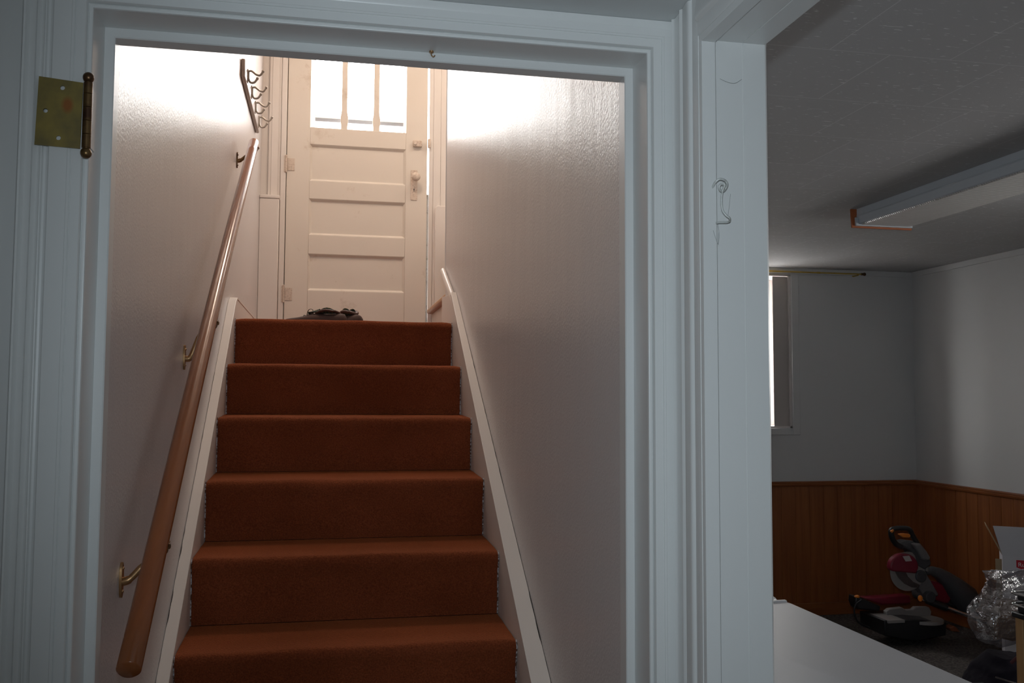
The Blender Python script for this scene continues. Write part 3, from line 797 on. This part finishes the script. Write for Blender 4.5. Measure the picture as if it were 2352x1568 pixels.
sh = make_shoe()
sh2 = copy_tree(sh)
sh.location = (-.050, 4.08, ZL + .002); sh.rotation_euler = (0, 0, math.radians(166)); sh.scale = (1, 1, .62)
sh['label'] = 'dark suede shoe lying side on at the landing edge, left of its mate'
sh2.location = (.062, 4.27, ZL); sh2.rotation_euler = (0, 0, math.radians(130)); sh2.scale = (.95, 1, .78)
sh2['label'] = 'dark suede shoe with its plaid lined opening toward the stairs, right of its mate'

# ------------------------------------------------------------------ the room on the right
YF, XF = 5.60, 3.90
WX0, WX1, WZ0, WZ1 = 1.95, 3.000, 1.215, 2.225      # window hole in the far wall
w = MB().box(1.5, WX0, YF, YF + .30, 0, RC + .1).box(WX1, 4.2, YF, YF + .30, 0, RC + .1).box(WX0, WX1, YF, YF + .30, 0, WZ0).box(WX0, WX1, YF, YF + .30, WZ1, RC + .1)
w.box(XW, 1.5, DY + .16, YF + .3, 0, RC + .1)
struct('wall_room_far', w, FLATWALL, 'far wall of the room above its panelling', 'wall')
RY0, RY1, RZ0, RZ1 = 2.1, 2.8, 1.50, 1.95  # unseen window hole, added out of view to brighten the room
struct('wall_room_right', MB().box(XF, XF + .3, -1.6, RY0, 0, RC).box(XF, XF + .3, RY1, YF, 0, RC).box(XF, XF + .3, RY0, RY1, 0, RZ0).box(XF, XF + .3, RY0, RY1, RZ1, RC), FLATWALL, 'right wall of the room above its panelling', 'wall')
w = MB().box(XW, 4.2, -1.9, -1.6, 0, RC)
struct('wall_room_rear', w, FLATWALL, 'rear wall of the room', 'wall')
w = MB().box(XW - .001, XW + .004, 1.458, 4.055, 0, RC)
struct('wall_room_left', w, FLATWALL, 'room side of the dividing wall', 'wall')
# wainscot
ZWA = .845
for nm, pts_, lab in (('far', [(1.51, YF - .006, XF - .006, YF)], 'oak panelling under the far wall'), ('right', [(XF - .006, -1.6, XF, YF)], 'oak panelling under the right wall')):
    x0, y0, x1, y1 = pts_[0]
    q = MB()
    if nm == 'far':
        q.box(x0, x1, y0, y1 - .0005, .07, ZWA)
        x = x0
        while x < x1 - .2: q.box(x, x + .0965, y0 - .0025, y0, .07, ZWA); x += .1
        q.box(x, x1, y0 - .0025, y0, .07, ZWA)
    else:
        q.box(x0, x1 - .0005, y0, y1 - .006, .07, ZWA)
        y = y0
        while y < y1 - .2: q.box(x0 - .0025, x0, y, y + .0965, .07, ZWA); y += .1
        q.box(x0 - .0025, x0, y, y1 - .010, .07, ZWA)
    struct('trim_wainscot_' + nm, q, OAKPANEL, lab, 'panelling')
cap = [(0, -.010), (-.014, -.008), (-.018, -.002), (-.018, .006), (-.012, .010), (-.014, .016), (-.010, .022), (0, .024)]
struct('trim_1', MB().prism([(YF - .006 + a, ZWA + b) for a, b in cap], 'X', 1.51, XF - .006), OAKTRIM, 'oak cap moulding on the far wall', 'moulding')
struct('trim_2', MB().prism([(XF - .006 + a, ZWA + b) for a, b in cap], 'Y', -1.6, YF - .006), OAKTRIM, 'oak cap moulding on the right wall', 'moulding')
struct('baseboard_far', MB().box(1.51, XF - .008, YF - .020, YF - .009, .006, .085), OAKTRIM, 'oak baseboard of the far wall', 'baseboard', .003)
struct('baseboard_right', MB().box(XF - .020, XF - .009, -1.6, YF - .021, .006, .085), OAKTRIM, 'oak baseboard of the right wall', 'baseboard', .003)
struct('trim_3', MB().box(1.51, XF, YF - .012, YF - .0005, RC - .036, RC - .0005).box(XF - .012, XF - .0005, -1.6, YF - .0125, RC - .036, RC - .0005), FLATWALL, 'thin painted strip where walls meet the ceiling', 'trim', .002)
# window
wn = thing('window_1', 'basement window with a pale roller blind, half hidden by the jamb', 'window', ((WX0 + WX1) / 2, YF, WZ0), kind='structure')
WT = mat('window_trim_paint', (.66, .62, .60), .4)
q = MB().box(WX0 + .0005, WX0 + .015, YF - .002, YF + .29, WZ0, WZ1).box(WX1 - .015, WX1 - .0005, YF - .002, YF + .29, WZ0, WZ1).box(WX0 + .0005, WX1 - .0005, YF - .002, YF + .29, WZ0 + .0005, WZ0 + .012).box(WX0 + .0005, WX1 - .0005, YF - .002, YF + .29, WZ1 - .012, WZ1 - .0005)
q.build('reveal', WT, wn)
q = MB().box(WX1 + .0005, WX1 + .052, YF - .012, YF - .0005, WZ0 - .045, 2.231).box(WX0 - .052, WX0 - .0005, YF - .012, YF - .0005, WZ0 - .045, 2.231).box(WX0 - .0005, WX1 + .0005, YF - .012, YF - .0005, WZ0 - .045, WZ0 - .0005)
q.build('window_casing', FLATWALL, wn, .003)
q = MB().box(WX0 + .015, WX0 + .05, YF + .22, YF + .26, WZ0 + .012, WZ1 - .012).box(WX1 - .05, WX1 - .015, YF + .22, YF + .26, WZ0 + .012, WZ1 - .012).box(2.50, 2.54, YF + .22, YF + .26, WZ0 + .012, WZ1 - .012)
q.box(WX0 + .05, 2.50, YF + .22, YF + .26, WZ0 + .012, WZ0 + .05).box(2.54, WX1 - .05, YF + .22, YF + .26, WZ0 + .012, WZ0 + .05).box(WX0 + .05, 2.50, YF + .22, YF + .26, WZ1 - .05, WZ1 - .012).box(2.54, WX1 - .05, YF + .22, YF + .26, WZ1 - .05, WZ1 - .012)
q.build('sash', WT, wn, .002)
MB().box(WX0 + .05, WX1 - .05, YF + .238, YF + .242, WZ0 + .05, WZ1 - .05).build('glass_pane', GLASS, wn, smooth=0)
# roller blind covers the right bay of the window; slivers of daylight pass at its edges
rb = thing('roller_blind', 'pale roller blind pulled down in the far window, light showing at its edge', 'blind', (2.93, YF + .05, WZ0))
q = MB(); n = 12
rg = []
for i in range(n + 1):
    x = 2.874 + (2.9965 - 2.874) * i / n; yb = YF + .004 + .012 * ((i / n) ** 3)
    rg.append([(x, yb, WZ0 + .012), (x, yb + .0012, WZ0 + .012), (x, yb + .0012, WZ1 - .014), (x, yb, WZ1 - .014)])
q.loft(rg).build('blind_cloth', BLIND, rb, smooth=60)
MB().box(2.874, 2.992, YF + .003, YF + .014, WZ0 + .0045, WZ0 + .0115).build('hem_bar', WT, rb, .001)
rb2 = thing('roller_blind', 'wider blind added unseen behind the doorway jamb to cut the far window light', 'blind', (2.25, YF + .05, WZ0))  # added out of sight to block daylight from the left bay
MB().box(WX0 + .018, 2.70, YF + .004, YF + .0055, WZ0 + .014, WZ1 - .014).build('blind_cloth', BLIND, rb2)
# curtain rod
cr_ = thing('curtain_rod', 'thin brass curtain rod above the far window', 'curtain rod', (2.9, YF - .05, 2.235))
MB().cyl((2.20, YF - .055, 2.236), (3.17, YF - .055, 2.236), .0052, 12).build('rod', BRASS, cr_)
MB().cyl((3.165, YF - .055, 2.236), (3.185, YF - .055, 2.236), .0066, 12).build('collar', BRASS, cr_)
MB().cyl((3.185, YF - .055, 2.236), (3.500, YF - .055, 2.236), .0048, 12).build('inner_rod', BRASS, cr_)
MB().ball((3.508, YF - .055, 2.236), .0115, 14).cyl((3.484, YF - .055, 2.236), (3.500, YF - .055, 2.236), .008, 12).build('finial', DKBRASS, cr_)
for x in (2.25, 3.46):
    b = MB().box(x - .004, x + .004, YF - .054, YF - .0005, 2.224, 2.231).box(x - .008, x + .008, YF - .004, YF - .0005, 2.224, 2.240).box(x - .004, x + .004, YF - .060, YF - .050, 2.224, 2.2315)
    b.build('rod_bracket', BRASS, cr_)

# ceiling light fixture
fx = thing('ceiling_light', 'long unlit fluorescent ceiling fixture with ribbed diffuser and brown end plate', 'ceiling light', (2.47, 3.1, RC))
x0, x1, yn, yf_ = 2.372, 2.650, 1.95, 3.800
MB().prism([(x0 - .001, RC - .0005), (x0 - .001, RC - .030), (x0 - .004, RC - .0315), (x0 - .004, RC - .034), (x0, RC - .036), (x0 + .006, RC - .066), (x0 + .010, RC - .069), (x1 - .010, RC - .069), (x1, RC - .034), (x1, RC - .0005)], 'Y', yn, yf_).build('housing', FIXT, fx, .0006)
MB().prism([(x0 + .012, RC - .0692), (x0 + .018, RC - .0735), (x1 - .018, RC - .0735), (x1 - .012, RC - .0692)], 'Y', yn + .01, yf_ - .012).build('diffuser', LENS, fx)
MB().prism([(x0 - .028, RC - .0005), (x0 - .024, RC - .086), (x1 + .002, RC - .086), (x1 + .002, RC - .0005)], 'Y', yf_ + .001, yf_ + .010).build('end_plate', ENDCAP, fx)
MB().prism([(x0 - .012, RC - .040), (x0 - .010, RC - .078), (x1 - .001, RC - .078), (x1 - .001, RC - .068), (x0 + .004, RC - .0700), (x0 - .001, RC - .040)], 'Y', yf_ - .010, yf_ + .0008).build('end_channel', FIXT, fx, .0006)

# chest freezer along the dividing wall
fz = thing('chest_freezer', 'white chest freezer with a broad flat lid along the dividing wall', 'freezer', (.98, 1.6, .006))
FX0, FX1, FY0, FY1, FZ = .775, 1.212, .75, 2.300, .860


def rrect(x0, x1, y0, y1, r, n=6):
    out = []
    for cx, cy, a0 in ((x1 - r, y1 - r, 0), (x0 + r, y1 - r, PI / 2), (x0 + r, y0 + r, PI), (x1 - r, y0 + r, 1.5 * PI)):
        for i in range(n + 1):
            a = a0 + PI / 2 * i / n; out.append((cx + r * math.cos(a), cy + r * math.sin(a)))
    return out


MB().prism(rrect(FX0 + .012, FX1 - .012, FY0 + .012, FY1 - .012, .02), 'Z', .02, FZ - .062).build('body', FREEZSIDE, fz)
lid = MB(); rr = rrect(FX0, FX1, FY0, FY1, .022); r3 = rrect(FX0 + .006, FX1 - .006, FY0 + .006, FY1 - .006, .017)
lid.loft([[(x, y, FZ - .060) for x, y in rr], [(x, y, FZ - .008) for x, y in rr], [(x, y, FZ - .002) for x, y in r3], [(x * .98 + .02 * 1.0, y * .985 + .015 * 1.5, FZ) for x, y in r3]])
lid.build('lid', FREEZ, fz, smooth=50)
MB().prism([(FY1 - .020, FZ - .0015), (FY1 - .016, FZ + .004), (FY1 - .006, FZ + .004), (FY1 - .002, FZ - .0015)], 'X', FX0 + .02, FX1 - .012).build('rear_lip', FREEZ, fz)
q = MB().ball((1.150, FY1 + .014, FZ - .004), .024, 16, (1.6, .8, .8))
q.box(1.12, 1.18, FY1 + .001, FY1 + .02, FZ - .10, FZ - .02)
q.build('hinge_cover', WHITE, fz, smooth=50)
for x in (FX0 + .05, FX1 - .05):
    for y in (FY0 + .05, FY1 - .05): MB().cyl((x, y, .006), (x, y, .022), .018, 12).build('foot', BLACK, fz)

# miter saw on the floor
SX, SYY = 3.45, 4.90


def L(cx, cy): return (SX + cx * .000477 - .4625, .7245 - .000429 * cy - .0000172 * cx)


ms = thing('miter_saw', 'red and grey sliding miter saw with orange triggers standing on the floor', 'miter saw', (SX, SYY, .006))
bx = [L(235, 1300), L(240, 1500), L(640, 1580), L(1050, 1500), L(1060, 1330), L(640, 1290)]
MB().prism([(x, max(z, .008)) for x, z in bx], 'Y', SYY - .13, SYY + .12).build('base', BLACK, ms, .006)
c = L(860, 1345)
MB().cyl((c[0], SYY - .06, c[1] - .004), (c[0], SYY - .06, c[1] + .014), .105, 36).build('turntable', SAWALU, ms, .002)
c1, c2_ = L(270, 1285), L(470, 1350)
MB().box(c1[0], c2_[0] + .01, SYY - .14, SYY + .04, c2_[1] + .010, c2_[1] + .026).build('table_extension', SAWALU, ms, .002)
fn = MB()
fp = [L(430, 1345), L(425, 1250), L(470, 1215), L(640, 1195), L(700, 1230), L(790, 1225), L(830, 1190), L(1010, 1190), L(1040, 1250), L(1030, 1310), L(720, 1330), L(560, 1315), L(480, 1365)]
fn.prism(fp, 'Y', SYY - .01, SYY + .022)
fn.build('fence', SAWALU, ms, .004)
MB().prism([L(105, 1075), L(200, 1105), L(440, 1210), L(420, 1280), L(130, 1250), L(95, 1160)], 'Y', SYY + .05, SYY + .13).build('side_wing', BLACK, ms, .008)
c = L(130, 1083); MB().ball((c[0], SYY + .06, c[1]), .013, 12, (1.3, 1, .7)).build('clamp_knob', ORANGE, ms)
MB().prism([L(230, 1110), L(860, 1070), L(870, 1180), L(470, 1200)], 'Y', SYY + .06, SYY + .14).build('rear_housing', SAWRED, ms, .01)
c = L(875, 1068); MB().ball((c[0], SYY - .02, c[1]), .018, 14, (.8, .7, 1)).build('bevel_knob', ORANGE, ms)
q = MB()
q.prism([L(850, 870), L(930, 690), L(1010, 760), L(1165, 1020), L(1150, 1060), L(960, 1040)], 'Y', SYY + .0, SYY + .07)
q.build('pivot_arm', SAWGREY, ms, .010)
c = L(1010, 1050); MB().cyl((c[0], SYY - .03, c[1]), (c[0], SYY + .11, c[1]), .032, 20).build('pivot_hub', SAWDARK, ms, .004)
# blade guards
gc = L(640, 640)
g = MB(); n = 20
up_ = [(gc[0] + .090 * math.cos(a), gc[1] + .075 * math.sin(a)) for a in [PI * (-.05 + 1.12 * i / n) for i in range(n + 1)]]
g.prism(up_ + [L(480, 700), L(800, 730)], 'Y', SYY - .045, SYY + .0)
g.build('upper_guard', SAWRED, ms, .008)
MB().prism([L(610, 500), L(700, 490), L(735, 560), L(650, 568)], 'Y', SYY - .0475, SYY - .0455).build('warning_label', LABELW, ms, smooth=0)
lg = [L(530, 705), L(570, 790), L(650, 870), L(740, 915), L(840, 918), L(850, 880), L(760, 840), L(690, 770), L(660, 700)]
MB().prism(lg, 'Y', SYY - .035, SYY - .012).build('lower_guard', CLEARG, ms)
MB().cyl((gc[0] + .03, SYY - .026, gc[1] - .03), (gc[0] + .03, SYY - .0235, gc[1] - .03), .112, 40).build('blade', SAWALU, ms)
# motor and head
q = MB().prism([L(600, 330), L(720, 300), L(880, 320), L(980, 470), L(1020, 560), L(1030, 620), L(930, 690), L(840, 640), L(800, 500), L(740, 430), L(620, 370)], 'Y', SYY - .03, SYY + .06)
q.build('saw_head', SAWDARK, ms, .012, seg=3)
MB().prism([L(740, 330), L(850, 320), L(930, 420), L(990, 520), L(940, 560), L(860, 540), L(820, 440)], 'Y', SYY - .055, SYY - .0).build('motor_cover', SAWGREY, ms, .012, seg=3)
m0 = L(880, 770); MB().cyl((m0[0], SYY - .035, m0[1]), (m0[0], SYY + .09, m0[1] - .0), .036, 20).build('motor', SAWDARK, ms, .006)
m1 = L(1040, 590); m2 = L(1030, 720); MB().cyl((m1[0], SYY + .02, m1[1]), (m2[0], SYY + .02, m2[1]), .010, 10).build('spring_post', SAWALU, ms)
hp_ = [L(a, b) for a, b in ((640, 385), (560, 340), (515, 265), (500, 190), (530, 148), (640, 135), (745, 150), (790, 230), (850, 330))]
MB().tube(spline([(x, SYY - .02, z) for x, z in hp_], 6), [.016] * 12 + [.0165] * 12 + [.015] * (48 - 24 + 1), 12).build('handle', BLACK, ms, smooth=60)
MB().prism([L(590, 212), L(640, 202), L(735, 205), L(752, 228), L(735, 258), L(650, 255)], 'Y', SYY - .032, SYY - .010).build('trigger', ORANGE, ms, .005)
MB().prism([L(470, 170), L(508, 140), L(522, 165), L(490, 200)], 'Y', SYY - .037, SYY - .008).build('lock_button', ORANGE, ms, .003)
# slide rails running back to the right
for dz, dyy, ma in ((0, 0, CHROME), (.03, .10, BLACK)):
    a = L(960, 1090); b = L(1700, 1370)
    MB().tube([(a[0], SYY + dyy + .02, a[1] + dz), (b[0], SYY + dyy - .10, b[1] + dz)], .0115, 14).build('slide_rail', ma, ms, smooth=60)
a = L(1010, 1110); b = L(1240, 1200)
MB().tube([(a[0], SYY + .018, a[1]), (b[0], SYY - .018, b[1])], .020, 14).build('rail_sleeve', BLACK, ms)
MB().prism([L(1100, 860), L(1300, 900), L(1420, 1100), L(1350, 1180), L(1150, 1130)], 'Y', SYY + .04, SYY + .12).build('rear_casting', SAWRED, ms, .012)
db_ = [(1060, 745, .018), (1140, 725, .026), (1230, 760, .034), (1330, 830, .046), (1450, 950, .066), (1580, 1090, .085), (1660, 1200, .075)]
MB().tube([(L(a, b)[0], SYY + .05, L(a, b)[1]) for a, b, r_ in db_], [r_ for a, b, r_ in db_], 16).build('dust_bag', SAWDARK, ms, smooth=60)
cp_ = [L(a, b) for a, b in ((140, 1110), (60, 1170), (40, 1280), (90, 1400), (240, 1480))]
MB().tube(spline([(x, SYY + .02, max(z, .012)) for x, z in cp_], 6), .005, 8).build('power_cord', BLACK, ms, smooth=60)
q = MB().prism([L(1140, 1420), L(1200, 1390), L(1250, 1420), L(1300, 1480), L(1180, 1470)], 'Y', SYY - .10, SYY - .05)
tag(q.build('carry_handle', mat('dull_orange', (.30, .09, .04), .5), ms, .008), 'dull orange handle by the floor')

# white carton
cb = thing('cardboard_box', 'white cardboard carton with open flaps and a red label by the right wall', 'box', (3.405, 4.20, .006), keep=False)
cb.rotation_euler.z = math.radians(-36)
BX0, BX1, BY0, BY1, BZ = 0, .38, 0, .26, .600
q = MB().box(BX0, BX1, BY0, BY0 + .005, .002, BZ).box(BX0, BX0 + .005, BY0 + .005, BY1, .002, BZ).box(BX1 - .005, BX1, BY0 + .005, BY1, .002, BZ).box(BX0 + .005, BX1 - .005, BY1 - .005, BY1, .002, BZ).box(BX0 + .005, BX1 - .005, BY0 + .005, BY1 - .005, .002, .006)
q.build('carton', CARD, cb)
v = [(BX0, BY0, BZ), (BX1, BY0, BZ), (BX1 + .02, BY0 - .010, BZ + .150), (BX0 - .040, BY0 - .010, BZ + .150)]
q = MB().loft([[Vector(p) for p in v], [Vector(p) + Vector((0, .004, 0)) for p in v]])
tag(q.build('flap', CARD, cb, smooth=0), 'raised white front flap')
v = [(BX0, BY1, BZ), (BX0, BY0 + .03, BZ), (BX0 - .070, BY0 + .05, BZ + .140), (BX0 - .070, BY1 - .02, BZ + .140)]
q = MB().loft([[Vector(p) for p in v], [Vector(p) + Vector((.004, 0, 0)) for p in v]])
tag(q.build('flap', BROWNCARD, cb, smooth=0), 'brown inner side of the left flap')
MB().box(BX0 - .030, BX0 - .001, BY0 + .05, BY0 + .054, .30, .575).build('corrugated_edge', BROWNCARD, cb)
lx, lz = .062, .555
q = MB().prism([(lx, lz + .028), (lx + .19, lz + .028), (lx + .19, lz - .028), (lx + .08, lz - .028), (lx + .03, lz - .020), (lx, lz - .008)], 'Y', BY0 - .0012, BY0 - .0002)
lb = q.build('label', REDP, cb, smooth=0)


def text_mesh(s, size, loc, m):
    cu = bpy.data.curves.new('lettering', 'FONT'); cu.body = s; cu.size = size; cu.extrude = .0003
    to = bpy.data.objects.new('lettering', cu); SC.collection.objects.link(to)
    bpy.context.view_layer.update()
    me = bpy.data.meshes.new_from_object(to); bpy.data.objects.remove(to)
    me.transform(Matrix.Translation(Vector(loc)) @ Euler((PI / 2, 0, 0)).to_matrix().to_4x4())
    o = bpy.data.objects.new('lettering', me); SC.collection.objects.link(o); me.materials.append(m); return o


tx = text_mesh('Rubbermaid', .030, (lx + .007, BY0 - .0015, lz - .004), WPRINT)
tx.parent = lb

# tan wooden stand with a dark pan on it, at the very edge of the view
wsd = thing('wooden_stand', 'tan wooden stand at the right edge of the room, carrying a black pan', 'stand', (2.5, 2.9, .006))
q = MB()
for x in (2.312, 2.650):
    for y in (2.490, 2.765): q.box(x, x + .035, y, y + .035, .008, .6595)
q.box(2.347, 2.65, 2.496, 2.514, .10, .60)
q.build('frame', TANWOOD, wsd, .003)
MB().box(2.302, 2.695, 2.480, 2.805, .660, .678).build('top', BLACK, wsd, .004)
pn_ = thing('roasting_pan', 'black pan with shiny metal rims on the wooden stand', 'pan', (2.48, 2.95, .679))
for z0, z1, m_, nm in ((.679, .700, BLACK, 'pan_bottom'), (.718, .738, BLACK, 'pan_body')):
    MB().prism(rrect(2.310, 2.66, 2.51, 2.796, .02), 'Z', z0, z1).build(nm, m_, pn_, .004)
for z in (.7005, .7385):
    q = MB(); r_ = [(x, y, z + .004) for x, y in rrect(2.300, 2.672, 2.498, 2.806, .02)]; r_.append(r_[0])
    q.tube(r_, .0045, 8, cap=False).build('rim', CHROME, pn_, smooth=60)
MB().prism(rrect(2.322, 2.655, 2.515, 2.785, .05), 'Z', .7085, .7178).build('spacer', SAWDARK, pn_)

# clear crinkled bag on top of the black bag


def crumple(name, parent, m, rings, amp, freq, seed, n=40, flat=False):
    mb = MB(); R = []
    for cx, cy, z, rx, ry in rings:
        r = []
        for i in range(n):
            a = 2 * PI * i / n
            sx = abs(math.cos(a)) ** .6 * (1 if math.cos(a) > 0 else -1); sy = abs(math.sin(a)) ** .6 * (1 if math.sin(a) > 0 else -1)
            p = Vector((cx + rx * sx, cy + ry * sy, z))
            nv = noise.noise_vector(p * freq + Vector((seed, 0, 0))) * amp + noise.noise_vector(p * freq * 2.7 + Vector((seed, 5, 0))) * amp * .5
            r.append(p + nv)
        R.append(r)
    mb.loft(R)
    return mb.build(name, m, parent, smooth=(0 if flat else 25))


def interp(keys, n):
    out = []
    for a, b in zip(keys, keys[1:]):
        for k in range(n): out.append(tuple(a[i] + (b[i] - a[i]) * k / n for i in range(5)))
    out.append(keys[-1]); return out


BYc = 3.30
tb = thing('tool_bag', 'dark lumpy nylon bag on the floor under the clear plastic bag', 'bag', (2.58, BYc, .006))
crumple('bag_body', tb, BAGBLACK, interp([(2.60, BYc, .012, .17, .13), (2.59, BYc, .10, .185, .14), (2.59, BYc, .28, .165, .13), (2.60, BYc, .34, .13, .11), (2.60, BYc, .385, .07, .07)], 6), .016, 9, 3)
MB().tube([(2.44, BYc - .11, .335), (2.50, BYc - .155, .318), (2.62, BYc - .165, .300)], .0035, 8).build('zip', CHROME, tb)
MB().box(2.385, 2.43, BYc - .10, BYc - .05, .268, .300).build('buckle', BLACK, tb, .004)
MB().tube(spline([(2.53, BYc - .09, .38), (2.53, BYc - .15, .43), (2.56, BYc - .16, .445), (2.585, BYc - .15, .42), (2.58, BYc - .10, .36)], 6), .007, 8).build('carry_loop', mat('dull_pink_strap', (.14, .05, .055), .7), tb, smooth=60)
pb = thing('plastic_bag', 'crinkled clear plastic bag heaped in front of the white carton', 'bag', (2.56, BYc, .44))
crumple('bag_film', pb, FILM, interp([(2.57, BYc, .440, .06, .06), (2.57, BYc, .475, .105, .09), (2.575, BYc, .56, .118, .10), (2.585, BYc, .62, .10, .08), (2.60, BYc, .655, .075, .045), (2.58, BYc, .690, .085, .025), (2.575, BYc, .716, .10, .018)], 6), .027, 11, 8, 44, True)
crumple('contents', pb, mat('brown_contents', (.16, .09, .05), .6), interp([(2.575, BYc, .455, .04, .04), (2.58, BYc, .50, .075, .06), (2.59, BYc, .56, .08, .06), (2.59, BYc, .60, .03, .03)], 4), .014, 12, 2, 20)

for o_ in (tb, pb): o_.location.x += .10
# light cobweb threads on the jamb and head
cw = MB()
for p in ([(.667, Y2 - .001, 1.737), (.664, Y2 - .002, 1.715), (.661, Y2 - .003, 1.698)], [(.650, Y2 - .001, 1.935), (.662, Y2 - .004, 1.929), (.676, Y2 - .004, 1.928), (.690, Y2 - .001, 1.937)],
          [(.632, Y2 - .008, 1.672), (.636, Y2 - .010, 1.657), (.640, Y2 - .009, 1.650), (.643, Y2 - .006, 1.670)], [(.640, Y2 - .0095, 1.683), (.6435, Y2 - .006, 1.665), (.641, Y2 - .008, 1.648)]):
    cw.tube(spline(p, 4), .00035, 4)
tag(cw.build('cobweb', mat('cobweb_grey', (.35, .36, .36), .8), None), 'wispy grey cobweb threads around the hook latch on the jamb', 'cobweb', kind='stuff')

shk = thing('screw_hook', 'tiny brass screw hook in the head of the stair doorway', 'hook', (.179, 1.652, JZ))
MB().cyl((.179, 1.652, JZ - .0002), (.179, 1.652, JZ - .0030), .0042, 12).build('washer', BRKT, shk)
MB().tube(spline([(.179, 1.652, JZ - .003), (.179, 1.652, JZ - .007), (.1825, 1.652, JZ - .0105), (.1855, 1.652, JZ - .0075)], 5), .0011, 8).build('hook_wire', BRKT, shk, smooth=60)
